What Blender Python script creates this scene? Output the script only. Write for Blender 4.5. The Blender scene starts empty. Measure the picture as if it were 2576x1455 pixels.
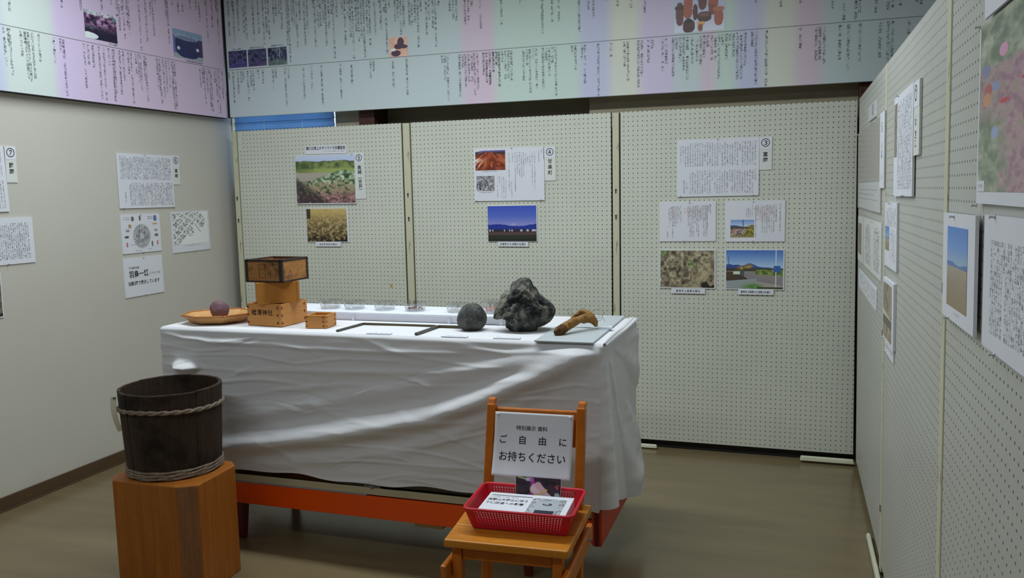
import bpy, bmesh, math, random
import numpy as np
from mathutils import Vector, Matrix, noise
SC = bpy.context.scene
COL = SC.collection
PI = math.pi
random.seed(7)

# ------------------------------------------------------------------ camera, world, lamps, exposure
def camera():
    yaw, pit, rol = 0.32445396, 0.11556874, -0.01979493
    f = Vector((-math.sin(yaw)*math.cos(pit), math.cos(yaw)*math.cos(pit), -math.sin(pit)))
    r = Vector((math.cos(yaw), math.sin(yaw), 0)); u = r.cross(f)
    r2 = r*math.cos(rol) + u*math.sin(rol); u2 = -r*math.sin(rol) + u*math.cos(rol)
    m = Matrix(((r2.x, u2.x, -f.x, 0), (r2.y, u2.y, -f.y, 0), (r2.z, u2.z, -f.z, 1.42), (0, 0, 0, 1)))
    cd = bpy.data.cameras.new('camera'); cd.sensor_width = 36; cd.lens = 36*2082.6/2576
    cd.clip_start = 0.05
    o = bpy.data.objects.new('camera', cd); COL.objects.link(o); o.matrix_world = m
    SC.camera = o
camera()
SC.view_settings.view_transform = 'Standard'; SC.view_settings.look = 'None'
SC.view_settings.gamma = 1; SC.view_settings.use_curve_mapping = False
SC.view_settings.exposure = 0.0
W = bpy.data.worlds.new('daylight'); SC.world = W; W.use_nodes = True
W.node_tree.nodes['Background'].inputs[0].default_value = (0.62, 0.80, 1.0, 1)
W.node_tree.nodes['Background'].inputs[1].default_value = 3.6
def area(name, loc, sx, sy, power, col=(1, 1, 1), rot=(0, 0, 0)):
    l = bpy.data.lights.new(name, 'AREA'); l.shape = 'RECTANGLE'; l.size = sx; l.size_y = sy
    l.energy = power; l.color = col
    o = bpy.data.objects.new(name, l); o.location = loc; o.rotation_euler = rot; COL.objects.link(o)
LAMP = (0.89, 1.0, 1.03)
area('overhead_light', (-1.55, 2.90, 2.72), 2.7, 0.22, 47, LAMP)
area('overhead_light', (-1.80, 0.5, 2.72), 2.2, 0.22, 20, LAMP)  # added unseen fill, brightens the surfaces that face the camera

# ------------------------------------------------------------------ helpers
def s2l(c):
    return tuple((x/255/12.92 if x/255 <= 0.04045 else ((x/255+0.055)/1.055)**2.4) for x in c)
class NT:
    def __init__(s, name):
        s.m = bpy.data.materials.new(name); s.m.use_nodes = True; s.t = s.m.node_tree; s.t.nodes.clear()
        s.out = s.n('ShaderNodeOutputMaterial'); s.b = s.n('ShaderNodeBsdfPrincipled'); s.l(s.b.outputs[0], s.out.inputs[0])
    def n(s, typ, **kw):
        nd = s.t.nodes.new(typ)
        for k, v in kw.items(): setattr(nd, k, v)
        return nd
    def l(s, a, b): s.t.links.new(a, b)
    def math(s, op, a, b=None, c=None):
        nd = s.n('ShaderNodeMath', operation=op)
        for i, v in enumerate((a, b, c)):
            if v is None: continue
            if isinstance(v, (int, float)): nd.inputs[i].default_value = v
            else: s.l(v, nd.inputs[i])
        return nd.outputs[0]
    def coord(s, which='Object', scale=(1, 1, 1), loc=(0, 0, 0)):
        tc = s.n('ShaderNodeTexCoord'); mp = s.n('ShaderNodeMapping')
        mp.inputs['Scale'].default_value = scale; mp.inputs['Location'].default_value = loc
        s.l(tc.outputs[which], mp.inputs[0]); return mp.outputs[0]
    def noise(s, vec, scale=5, detail=3, rough=0.55, dist=0):
        nd = s.n('ShaderNodeTexNoise'); nd.inputs['Scale'].default_value = scale; nd.inputs['Detail'].default_value = detail
        nd.inputs['Roughness'].default_value = rough; nd.inputs['Distortion'].default_value = dist
        if vec is not None: s.l(vec, nd.inputs['Vector'])
        return nd.outputs['Fac']
    def ramp(s, fac, stops, interp='LINEAR'):
        nd = s.n('ShaderNodeValToRGB'); cr = nd.color_ramp; cr.interpolation = interp
        while len(cr.elements) < len(stops): cr.elements.new(0.5)
        for e, (p, c) in zip(cr.elements, stops):
            e.position = p; e.color = (*c, 1)
        s.l(fac, nd.inputs[0]); return nd.outputs[0]
    def mix(s, fac, a, b):
        nd = s.n('ShaderNodeMix', data_type='RGBA')
        if isinstance(fac, (int, float)): nd.inputs[0].default_value = fac
        else: s.l(fac, nd.inputs[0])
        for v, i in ((a, 6), (b, 7)):
            if isinstance(v, tuple): nd.inputs[i].default_value = (*v, 1)
            else: s.l(v, nd.inputs[i])
        return nd.outputs[2]
    def bump(s, h, strength=0.3, dist=0.002):
        nd = s.n('ShaderNodeBump'); nd.inputs['Strength'].default_value = strength; nd.inputs['Distance'].default_value = dist
        s.l(h, nd.inputs['Height']); s.l(nd.outputs[0], s.b.inputs['Normal'])
    def base(s, c):
        if isinstance(c, tuple): s.b.inputs['Base Color'].default_value = (*c, 1)
        else: s.l(c, s.b.inputs['Base Color'])
    def rough(s, v, spec=0.5):
        s.b.inputs['Specular IOR Level'].default_value = spec
        if isinstance(v, (int, float)): s.b.inputs['Roughness'].default_value = v
        else: s.l(v, s.b.inputs['Roughness'])
def sc(c, k): return tuple(min(1, x*k) for x in c)
def plain(name, rgb, rough=0.6, var=0.06, scale=6, bump=0, bscale=60, spec=0.4):
    t = NT(name); c = s2l(rgb)
    f = t.noise(t.coord('Object'), scale, 4)
    t.base(t.ramp(f, [(0.3, sc(c, 1-var)), (0.7, sc(c, 1+var))])); t.rough(rough, spec)
    if bump: t.bump(t.noise(t.coord('Object'), bscale, 3), bump, 0.002)
    return t.m
def wood(name, a, b, stretch=(1, 14, 14), scale=4, rough=0.45, dark=None, bump=0.1, spec=0.35):
    t = NT(name); v = t.coord('Object', stretch)
    f = t.noise(v, scale, 5, 0.6, 0.6)
    c = t.ramp(f, [(0.25, s2l(a)), (0.75, s2l(b))])
    g = t.noise(t.coord('Object', tuple(x*6 for x in stretch)), scale*2, 2)
    c = t.mix(t.math('MULTIPLY', t.ramp(g, [(0.45, (0, 0, 0)), (0.7, (1, 1, 1))]), 0.35), c, s2l(tuple(x*0.72 for x in a)))
    if dark:
        d = t.noise(t.coord('Object'), dark[1], 4, 0.6)
        c = t.mix(t.ramp(d, [(dark[2], (0, 0, 0)), (dark[2]+0.16, (1, 1, 1))]), c, s2l(dark[0]))
    t.base(c); t.rough(rough, spec); t.bump(f, bump, 0.002)
    return t.m

class MB:
    def __init__(s): s.v = []; s.f = []; s.uv = {}; s.col = None
    def box(s, x0, x1, y0, y1, z0, z1, M=None):
        i = len(s.v)
        p = [(x0, y0, z0), (x1, y0, z0), (x1, y1, z0), (x0, y1, z0), (x0, y0, z1), (x1, y0, z1), (x1, y1, z1), (x0, y1, z1)]
        if M is not None: p = [tuple(M @ Vector(q)) for q in p]
        s.v += p
        s.f += [tuple(i+k for k in q) for q in ((0, 3, 2, 1), (4, 5, 6, 7), (0, 1, 5, 4), (1, 2, 6, 5), (2, 3, 7, 6), (3, 0, 4, 7))]
        return s
    def hexa(s, b, t):
        i = len(s.v); n = len(b); s.v += [tuple(p) for p in b] + [tuple(p) for p in t]
        s.f.append(tuple(i+k for k in reversed(range(n)))); s.f.append(tuple(i+n+k for k in range(n)))
        for k in range(n): s.f.append((i+k, i+(k+1) % n, i+n+(k+1) % n, i+n+k))
        return s
    def prism(s, poly, z0, z1): return s.hexa([(x, y, z0) for x, y in poly], [(x, y, z1) for x, y in poly])
    def beam(s, p0, p1, w, h, side=(1, 0, 0)):
        p0, p1 = Vector(p0), Vector(p1); d = (p1-p0).normalized(); sd = Vector(side); sd = (sd-d*sd.dot(d)).normalized(); up = d.cross(sd)
        q = [(-w/2, -h/2), (w/2, -h/2), (w/2, h/2), (-w/2, h/2)]
        return s.hexa([p0+sd*a+up*b for a, b in q], [p1+sd*a+up*b for a, b in q])
    def quad(s, p, uv=None):
        i = len(s.v); s.v += [tuple(q) for q in p]; s.f.append((i, i+1, i+2, i+3))
        if uv: s.uv[len(s.f)-1] = uv
        return s
    def tube(s, pts, r, n=8, cap=True):
        pts = [Vector(p) for p in pts]; i0 = len(s.v); m = len(pts)
        rr = r if isinstance(r, (list, tuple)) else [r]*m
        prev = None
        for k, p in enumerate(pts):
            d = (pts[min(k+1, m-1)]-pts[max(k-1, 0)]).normalized()
            a = prev if prev is not None else (Vector((0, 0, 1)) if abs(d.z) < 0.9 else Vector((1, 0, 0)))
            a = (a-d*a.dot(d)).normalized(); prev = a; b = d.cross(a)
            for j in range(n):
                t = 2*PI*j/n; s.v.append(tuple(p+a*math.cos(t)*rr[k]+b*math.sin(t)*rr[k]))
        for k in range(m-1):
            for j in range(n):
                s.f.append((i0+k*n+j, i0+k*n+(j+1) % n, i0+(k+1)*n+(j+1) % n, i0+(k+1)*n+j))
        if cap:
            s.f.append(tuple(i0+j for j in reversed(range(n)))); s.f.append(tuple(i0+(m-1)*n+j for j in range(n)))
        return s
    def lathe(s, prof, n=24, M=None, close=False):
        i0 = len(s.v); m = len(prof)
        for r, z in prof:
            for j in range(n):
                t = 2*PI*j/n; p = Vector((r*math.cos(t), r*math.sin(t), z)); s.v.append(tuple(M @ p if M is not None else p))
        for k in range(m if close else m-1):
            k2 = (k+1) % m
            for j in range(n): s.f.append((i0+k*n+j, i0+k*n+(j+1) % n, i0+k2*n+(j+1) % n, i0+k2*n+j))
        if not close:
            s.f.append(tuple(i0+j for j in reversed(range(n)))); s.f.append(tuple(i0+(m-1)*n+j for j in range(n)))
        return s
    def build(s, name, mat, parent=None, bevel=0, smooth=False, seg=2):
        me = bpy.data.meshes.new(name); me.from_pydata(s.v, [], s.f)
        if s.uv:
            ul = me.uv_layers.new(name='UVMap')
            for p in me.polygons:
                q = s.uv.get(p.index)
                if q:
                    for k, li in enumerate(p.loop_indices): ul.data[li].uv = q[k]
        if s.col is not None:
            ca = me.color_attributes.new('Col', 'FLOAT_COLOR', 'POINT')
            ca.data.foreach_set('color', np.asarray(s.col, dtype=np.float32).ravel())
        if mat is not None: me.materials.append(mat)
        if smooth:
            for p in me.polygons: p.use_smooth = True
        me.update()
        o = bpy.data.objects.new(name, me); COL.objects.link(o)
        if parent is not None: o.parent = parent
        if bevel:
            b = o.modifiers.new('edge', 'BEVEL'); b.width = bevel; b.segments = seg; b.limit_method = 'ANGLE'; b.angle_limit = 0.6
        return o
def tag(o, label=None, cat=None, group=None, kind=None):
    if label: o['label'] = label
    if cat: o['category'] = cat
    if group: o['group'] = group
    if kind: o['kind'] = kind
    return o
def thing(name, label, cat, loc=(0, 0, 0), rz=0, group=None, M=None):
    o = bpy.data.objects.new(name, None); o.empty_display_size = 0.05; COL.objects.link(o)
    if M is not None: o.matrix_world = M
    else: o.location = loc; o.rotation_euler = (0, 0, rz)
    return tag(o, label, cat, group)

# frames of the three display walls: local x runs right along the wall, z up, -y out into the room
def FB(u, z, ang=0, off=0, Y=4.473):
    return Matrix.Translation((u, Y-off, z)) @ Matrix.Rotation(-ang, 4, 'Y')
def FL(u, z, ang=0, off=0, X=-3.436):
    return Matrix.Translation((X+off, u, z)) @ Matrix.Rotation(PI/2, 4, 'Z') @ Matrix.Rotation(-ang, 4, 'Y')
LEAN = 0.017
def FR(u, z, ang=0, off=0):
    n = Vector((-1, 0, -LEAN)).normalized(); up = Vector((-LEAN, 0, 1)).normalized(); ux = Vector((0, -1, 0)); y = -n
    p = Vector((0.3394-LEAN*z, -u, z)) + n*off
    m = Matrix(((ux.x, y.x, up.x, p.x), (ux.y, y.y, up.y, p.y), (ux.z, y.z, up.z, p.z), (0, 0, 0, 1)))
    return m @ Matrix.Rotation(-ang, 4, 'Y')

# ------------------------------------------------------------------ materials
def m_photo():
    t = NT('photo_print'); a = t.n('ShaderNodeVertexColor', layer_name='Col'); t.base(a.outputs[0]); t.rough(0.35, 0.4); return t.m
def m_ink(name, rgb, dens=0.5, soft=0.04):
    t = NT(name); t.base(s2l(rgb)); t.rough(0.7, 0.2)
    uv = t.n('ShaderNodeUVMap'); sp = t.n('ShaderNodeSeparateXYZ'); t.l(uv.outputs[0], sp.inputs[0])
    fu = t.math('FRACT', sp.outputs[0]); fv = t.math('FRACT', sp.outputs[1])
    cu = t.math('FLOOR', sp.outputs[0]); cv = t.math('FLOOR', sp.outputs[1])
    def st(sx, sy, w):
        cmb = t.n('ShaderNodeCombineXYZ'); t.l(t.math('MULTIPLY', sp.outputs[0], sx), cmb.inputs[0]); t.l(t.math('MULTIPLY', sp.outputs[1], sy), cmb.inputs[1]); cmb.inputs[2].default_value = w
        return t.noise(cmb.outputs[0], 1.0, 1, 0.5)
    h = t.math('MAXIMUM', st(1.6, 6.5, 0.3), st(6.5, 1.6, 4.7))
    wn = t.n('ShaderNodeTexWhiteNoise', noise_dimensions='2D'); cmb = t.n('ShaderNodeCombineXYZ'); t.l(cu, cmb.inputs[0]); t.l(cv, cmb.inputs[1]); t.l(cmb.outputs[0], wn.inputs['Vector'])
    thr = t.math('ADD', dens, t.math('MULTIPLY', wn.outputs['Value'], 0.10))
    a = t.math('MULTIPLY', t.math('GREATER_THAN', h, thr), 1.0)
    a = t.math('MULTIPLY', a, t.math('LESS_THAN', t.math('ABSOLUTE', t.math('SUBTRACT', fu, 0.5)), 0.46))
    a = t.math('MULTIPLY', a, t.math('LESS_THAN', t.math('ABSOLUTE', t.math('SUBTRACT', fv, 0.5)), 0.43))
    a = t.math('MULTIPLY', a, t.math('GREATER_THAN', wn.outputs['Value'], 0.05))
    t.l(a, t.b.inputs['Alpha']); return t.m
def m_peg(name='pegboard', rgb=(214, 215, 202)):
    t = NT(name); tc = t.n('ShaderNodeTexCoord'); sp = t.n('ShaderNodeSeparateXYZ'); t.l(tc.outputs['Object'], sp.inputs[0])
    P = 0.0250
    fx = t.math('SUBTRACT', t.math('FRACT', t.math('DIVIDE', sp.outputs[0], P)), 0.5)
    fz = t.math('SUBTRACT', t.math('FRACT', t.math('DIVIDE', sp.outputs[2], P)), 0.5)
    d = t.math('SQRT', t.math('ADD', t.math('MULTIPLY', fx, fx), t.math('MULTIPLY', fz, fz)))
    hole = t.math('LESS_THAN', d, 0.112)
    c = s2l(rgb); f = t.noise(tc.outputs['Object'], 2.2, 5)
    col = t.ramp(f, [(0.3, sc(c, 0.94)), (0.7, sc(c, 1.04))])
    g = t.noise(tc.outputs['Object'], 38, 3)
    col = t.mix(t.ramp(g, [(0.70, (0, 0, 0)), (0.76, (0.35, 0.35, 0.35))]), col, s2l((150, 140, 105)))
    col = t.mix(hole, col, s2l((74, 69, 54))); t.base(col); t.rough(t.math('ADD', 0.42, t.math('MULTIPLY', hole, 0.5)), 0.4); return t.m
def m_band(name, axis, stops):
    t = NT(name); tc = t.n('ShaderNodeTexCoord'); sp = t.n('ShaderNodeSeparateXYZ'); t.l(tc.outputs['Object'], sp.inputs[0])
    lo, hi = stops[0][0], stops[-1][0]
    f = t.math('DIVIDE', t.math('SUBTRACT', sp.outputs[axis], lo), hi-lo)
    t.base(t.ramp(f, [((p-lo)/(hi-lo), s2l(c)) for p, c in stops])); t.rough(0.45, 0.4); return t.m
def m_clear(name, col=(0.95, 0.97, 0.98), rough=0.04, edge=0.9, base=0.05):
    # thin clear sheet: passes light straight through, mirrors a little more at a slant
    t = NT(name); tr = t.n('ShaderNodeBsdfTransparent'); tr.inputs[0].default_value = (*col, 1)
    gl = t.n('ShaderNodeBsdfGlossy'); gl.inputs['Roughness'].default_value = rough
    lw = t.n('ShaderNodeLayerWeight'); lw.inputs[0].default_value = 0.5
    f = t.math('ADD', base, t.math('MULTIPLY', t.math('POWER', lw.outputs['Facing'], 4), edge))
    mx = t.n('ShaderNodeMixShader'); t.l(f, mx.inputs[0]); t.l(tr.outputs[0], mx.inputs[1]); t.l(gl.outputs[0], mx.inputs[2]); t.l(mx.outputs[0], t.out.inputs[0]); return t.m
def m_floor():
    t = NT('vinyl_floor'); v = t.coord('Object', (1.2, 6, 1))
    f = t.noise(v, 1.6, 3, 0.5); g = t.noise(t.coord('Object'), 160, 2)
    c = t.ramp(f, [(0.3, s2l((121, 105, 77))), (0.7, s2l((135, 118, 88)))])
    c = t.mix(t.math('MULTIPLY', g, 0.25), c, s2l((98, 86, 63)))
    t.base(c); t.rough(t.math('ADD', 0.19, t.math('MULTIPLY', f, 0.08)), 0.75); return t.m
def m_wallpaper():
    t = NT('wallpaper'); c = s2l((208, 203, 193)); f = t.noise(t.coord('Object'), 260, 2); g = t.noise(t.coord('Object'), 1.3, 3)
    t.base(t.mix(t.math('MULTIPLY', f, 0.5), t.ramp(g, [(0.3, sc(c, 0.97)), (0.7, sc(c, 1.03))]), sc(c, 0.9))); t.rough(0.8, 0.2)
    t.bump(f, 0.12, 0.001); return t.m
def m_cloth():
    t = NT('cotton'); f = t.noise(t.coord('Object'), 420, 2); g = t.noise(t.coord('Object', (1.5, 1.5, 5)), 9, 5, 0.6)
    c = s2l((228, 227, 232)); t.base(t.mix(t.math('MULTIPLY', g, 0.35), c, s2l((214, 210, 213)))); t.rough(0.9, 0.1)
    t.b.inputs['Sheen Weight'].default_value = 0.1
    t.bump(t.math('ADD', t.math('MULTIPLY', f, 0.12), g), 0.14, 0.006); return t.m
M = {}
M['photo'] = m_photo(); M['ink'] = m_ink('printed_ink', (66, 66, 70), 0.555); M['ink_soft'] = m_ink('printed_ink_fine', (138, 138, 146), 0.555)
M['ink_faint'] = m_ink('printed_ink_faint', (172, 172, 178), 0.545); M['ink_red'] = m_ink('printed_ink_red', (212, 150, 150), 0.555); M['ink_band'] = m_ink('banner_ink', (92, 95, 106), 0.545)
M['peg'] = m_peg(); M['peg_grey_dim'] = m_peg('dimmed_grey_pegboard', (194, 194, 187)); M['floor'] = m_floor(); M['wallpaper'] = m_wallpaper(); M['cloth'] = m_cloth()  # right-row pegboard: greyer, and darkened to offset the lamp light there
M['ceiling'] = plain('ceiling_board', (222, 220, 212), 0.9); M['backwall'] = plain('back_wall_paint', (172, 162, 138), 0.8)
M['skirting'] = plain('brown_skirting', (88, 68, 48), 0.45); M['pillar'] = wood('dark_pillar', (66, 36, 26), (92, 52, 36), (14, 14, 1))
M['cream'] = plain('cream_enamel', (218, 217, 192), 0.4, 0.05, 8)
def m_post():
    t = NT('worn_cream_enamel'); c = s2l((208, 205, 178)); v = t.coord('Object', (40, 40, 7)); f = t.noise(v, 1.6, 5, 0.65)
    t.base(t.mix(t.ramp(f, [(0.60, (0, 0, 0)), (0.68, (0.8, 0.8, 0.8))]), c, s2l((78, 70, 50)))); t.rough(0.45); return t.m
M['post'] = m_post()
M['black'] = plain('black_gap', (24, 23, 22), 0.7); M['white'] = plain('white_card', (230, 231, 240), 0.55, 0.015, 9); M['card2'] = plain('ivory_card', (224, 226, 222), 0.55, 0.02, 9)
M['gloss'] = plain('laminated_paper', (178, 172, 168), 0.16, 0.02, 9, spec=0.6); M['gloss_white'] = plain('laminated_white', (226, 228, 234), 0.16, 0.02, 9, spec=0.6)
M['black_ink'] = plain('black_ink', (26, 26, 28), 0.6); M['brush_ink'] = plain('brush_ink', (44, 30, 20), 0.7); M['grey_ink'] = plain('grey_ink', (120, 120, 126), 0.6)
M['line'] = plain('printed_line', (140, 140, 146), 0.6)
M['pin'] = plain('milky_clear_pin', (205, 208, 212), 0.2, 0.02, 9, spec=0.7)
M['clear'] = m_clear('clear_plastic', (0.95, 0.96, 0.97), 0.08, 0.7, 0.10); M['glass'] = m_clear('case_glass', (0.93, 0.96, 0.94), 0.01)
M['orange'] = plain('orange_enamel', (238, 82, 4), 0.35, 0.05, 5, spec=0.45); M['orange_red'] = plain('red_orange_enamel', (196, 56, 28), 0.4, 0.06, 5)
M['maroon'] = plain('maroon_leg', (92, 28, 20), 0.45); M['steel'] = plain('dull_steel', (120, 122, 124), 0.35, 0.1, 20); M['alu'] = plain('aluminium_track', (150, 154, 170), 0.35)
M['inner'] = plain('case_lining', (186, 174, 146), 0.6); M['blockwood'] = plain('pale_block', (190, 170, 120), 0.7)
M['masu'] = wood('hinoki', (196, 132, 66), (216, 152, 84), (3, 3, 30), 3, 0.55); M['masu_mid'] = wood('old_hinoki', (176, 112, 40), (196, 132, 58), (3, 3, 30), 3, 0.55, ((96, 58, 24), 9, 0.62))
M['masu_old'] = wood('aged_hinoki', (158, 104, 50), (196, 140, 82), (3, 3, 26), 3, 0.6, ((52, 34, 24), 12, 0.53)); M['char'] = plain('charred_edge', (58, 44, 38), 0.7, 0.2, 30)
M['joint'] = plain('joint_end_grain', (120, 66, 26), 0.7, 0.15, 60)
M['bamboo'] = wood('bamboo_weave', (196, 142, 84), (222, 172, 112), (30, 30, 30), 4, 0.5); M['bamboo_rim'] = wood('bamboo_rim', (164, 98, 44), (196, 128, 66), (4, 4, 30), 4, 0.45)
M['purple'] = plain('purple_skin', (112, 82, 92), 0.6, 0.2, 45, 0.4, 60)
def m_rock(name, a, b, c, s1, s2):
    t = NT(name); v = t.coord('Object'); f = t.noise(v, s1, 6, 0.65); g = t.noise(v, s2, 4, 0.6)
    col = t.ramp(f, [(0.36, s2l(a)), (0.47, s2l(b)), (0.57, s2l(c))]); col = t.mix(t.ramp(g, [(0.5, (0, 0, 0)), (0.62, (0.7, 0.7, 0.7))]), col, s2l(a))
    t.base(col); t.rough(0.85, 0.25); t.bump(t.math('ADD', f, g), 0.6, 0.006); return t.m
M['lava'] = m_rock('lava_rock', (34, 34, 36), (64, 64, 65), (122, 119, 108), 22, 15); M['basalt'] = m_rock('round_stone', (58, 59, 60), (72, 73, 74), (96, 94, 84), 34, 60)
M['root'] = wood('dry_root', (122, 84, 42), (170, 128, 70), (20, 20, 20), 3, 0.85, ((66, 42, 20), 24, 0.53), 0.8); M['rootlet'] = plain('rootlet', (120, 100, 70), 0.8)
M['frayed'] = wood('frayed_root', (58, 38, 18), (128, 88, 44), (40, 40, 40), 3, 0.9, ((40, 26, 12), 50, 0.5), 1.0); M['board'] = plain('pale_grey_board', (188, 194, 198), 0.5, 0.01); M['tin'] = plain('dark_steel_rule', (74, 72, 62), 0.4, 0.12, 30); M['brass'] = plain('old_brass_edge', (84, 74, 46), 0.45)
M['gravel'] = plain('brown_gravel', (116, 72, 58), 0.9, 0.3, 160); M['gravel_pink'] = plain('pink_pumice', (196, 122, 104), 0.9, 0.2, 160); M['gravel_pale'] = plain('pale_ash', (200, 194, 180), 0.9, 0.15, 160)
M['stave'] = wood('blackened_stave', (48, 37, 30), (74, 56, 44), (22, 22, 2.2), 4, 0.7, ((34, 26, 22), 7, 0.5), 0.5, 0.2); M['rope'] = plain('twisted_bamboo_hoop', (128, 112, 98), 0.8, 0.3, 70, 0.6, 120)
M['pedestal'] = wood('cedar_block', (150, 84, 24), (180, 108, 38), (16, 16, 0.9), 3.2, 0.5); M['pedestal_sap'] = wood('cedar_chamfer', (126, 80, 50), (152, 102, 66), (16, 16, 0.9), 4, 0.55)
M['chair'] = wood('varnished_chair', (186, 98, 20), (206, 118, 32), (14, 14, 14), 2.4, 0.38); M['seat'] = wood('varnished_seat', (192, 116, 28), (214, 138, 44), (1.5, 16, 16), 3, 0.38, ((130, 84, 40), 9, 0.66))
M['red'] = plain('red_plastic', (206, 22, 46), 0.4, 0.03, 8, spec=0.5); M['tagpaper'] = plain('aged_tag_paper', (214, 206, 186), 0.8, 0.05, 40)
M['blind'] = None
def m_blind():
    t = NT('blue_slat'); t.base(s2l((128, 158, 190))); t.rough(0.5, 0.4)
    tr = t.n('ShaderNodeBsdfTranslucent'); tr.inputs[0].default_value = (*s2l((150, 176, 205)), 1)
    mx = t.n('ShaderNodeMixShader'); mx.inputs[0].default_value = 0.6; t.l(t.b.outputs[0], mx.inputs[1]); t.l(tr.outputs[0], mx.inputs[2]); t.l(mx.outputs[0], t.out.inputs[0]); return t.m
M['blind'] = m_blind()
# ------------------------------------------------------------------ prints: text, photographs
EPS = 0.0006
def columns(parent, cols, w, mat, name='printed_text', y=-EPS, pitch=1.0):
    """cols: (x centre, z top, z bottom) of vertical lines of print"""
    b = MB(); k = 0
    for x, zt, zb in cols:
        if zt-zb < w*0.8: continue
        u = k; v = random.randint(0, 400); n = max(1, round((zt-zb)/(w*pitch)))
        b.quad([(x-w/2, y, zb), (x+w/2, y, zb), (x+w/2, y, zt), (x-w/2, y, zt)], [(u, v), (u+1, v), (u+1, v+n), (u, v+n)]); k += 1
    if not b.f: return None
    o = b.build(name, mat, parent); o['kind'] = 'stuff'; return o
def rows(parent, lines, h, mat, name='printed_text', y=-EPS):
    """lines: (x0, x1, z centre) of horizontal lines of print"""
    b = MB(); k = 0
    for x0, x1, z in lines:
        v = random.randint(0, 400); n = max(1, round((x1-x0)/h))
        b.quad([(x0, y, z-h/2), (x1, y, z-h/2), (x1, y, z+h/2), (x0, y, z+h/2)], [(v, k), (v+n, k), (v+n, k+1), (v, k+1)]); k += 1
    o = b.build(name, mat, parent); o['kind'] = 'stuff'; return o
def text(body, size, x, z, mat, parent, name='lettering', bold=0.0, align='CENTER', line=1.0, sx=1.0, y=-0.0009, char=1.0):
    cu = bpy.data.curves.new(name, 'FONT'); cu.body = body; cu.size = size; cu.align_x = align; cu.align_y = 'CENTER'
    cu.space_line = line; cu.space_character = char; cu.offset = bold*size; cu.resolution_u = 3
    o = bpy.data.objects.new(name, cu); COL.objects.link(o)
    dg = bpy.context.evaluated_depsgraph_get(); me = bpy.data.meshes.new_from_object(o.evaluated_get(dg))
    bpy.data.objects.remove(o); bpy.data.curves.remove(cu)
    for v in me.vertices: v.co = (x+v.co.x*sx, y, z+v.co.y)
    me.materials.clear(); me.materials.append(mat); me.name = name
    o = bpy.data.objects.new(name, me); COL.objects.link(o); o.parent = parent
    return o

def vnoise(X, Y, fx, fy, seed):
    rg = np.random.RandomState(seed); gx, gy = int(fx)+3, int(fy)+3; G = rg.rand(gy, gx)
    x = np.clip(X, 0, 1)*fx; y = np.clip(Y, 0, 1)*fy; i = x.astype(int); j = y.astype(int); a = x-i; b = y-j
    a = a*a*(3-2*a); b = b*b*(3-2*b)
    return G[j, i]*(1-a)*(1-b)+G[j, i+1]*a*(1-b)+G[j+1, i]*(1-a)*b+G[j+1, i+1]*a*b
def fbm(X, Y, fx, fy, seed, o=3):
    r = 0; amp = 1; tot = 0
    for k in range(o): r = r+amp*vnoise(X, Y, fx*2**k, fy*2**k, seed+k); tot += amp; amp *= 0.55
    return r/tot
def C(*rgb): return np.array(rgb, dtype=float)
def lay(img, mask, col):
    m = np.clip(mask, 0, 1)[..., None]; c = np.asarray(col, dtype=float); c = c if c.ndim == 3 else c[None, None, :]
    return img*(1-m)+c*m
def grad(T, stops):
    ps = [p for p, _ in stops]; return np.stack([np.interp(T, ps, [c[k] for _, c in stops]) for k in range(3)], -1)
sm = lambda a, lo, hi: np.clip((a-lo)/(hi-lo), 0, 1)
def I_field5(X, Y):
    im = grad(Y, [(0, (196, 204, 232)), (0.14, (180, 192, 226)), (0.2, (170, 180, 205))])
    hg = 0.15-0.05*fbm(X, X*0, 6, 1, 3); im = lay(im, (Y > hg)*1.0, grad(fbm(X, Y, 14, 10, 5), [(0.3, (70, 88, 52)), (0.7, (130, 142, 84))]))
    im = lay(im, sm(Y, 0.26, 0.30)*sm(X, -0.4, 0.5), C(150, 162, 88)); im = lay(im, (Y > 0.36)*1.0, C(166, 158, 146))
    lf = 0.52-0.22*sm(X, 0.25, 0.75)+0.05*fbm(X, X*0, 12, 1, 9); n = fbm(X, Y, 26, 22, 11); n2 = fbm(X, Y, 40, 30, 17)
    im = lay(im, (Y > lf)*1.0, grad(n, [(0.25, (50, 62, 46)), (0.45, (104, 128, 92)), (0.6, (150, 170, 138)), (0.8, (206, 214, 196))]))
    im = lay(im, sm(Y+0.25*(n2-0.5), 0.52, 0.66)*sm(n, 0.3, 0.5), C(158, 140, 112)); im = lay(im, sm(Y+0.3*(n2-0.5)+0.12*(X-0.5), 0.76, 0.86), grad(n2, [(0.25, (76, 52, 54)), (0.5, (136, 98, 98)), (0.75, (178, 142, 138))]))
    im = lay(im, sm(Y-X*0.9, 0.42, 0.55)*sm(n, 0.25, 0.55), C(62, 50, 54)); return im
def I_soil5(X, Y):
    n = fbm(X, Y, 26, 20, 21); im = grad(Y, [(0, (196, 168, 102)), (0.4, (160, 138, 92)), (1, (126, 108, 70))])
    im = lay(im, sm(n, 0.55, 0.42)*sm(Y, 0.15, 0.8)*0.85, C(58, 48, 32)); im = lay(im, sm(n, 0.6, 0.75)*0.5, C(206, 188, 142))
    im = lay(im, sm(fbm(X, Y, 14, 8, 25), 0.55, 0.45)*sm(Y, 0.75, 0.95), C(36, 30, 22)); return lay(im, ((X < 0.10)*(Y < 0.30))*1.0, C(66, 54, 40))
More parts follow.
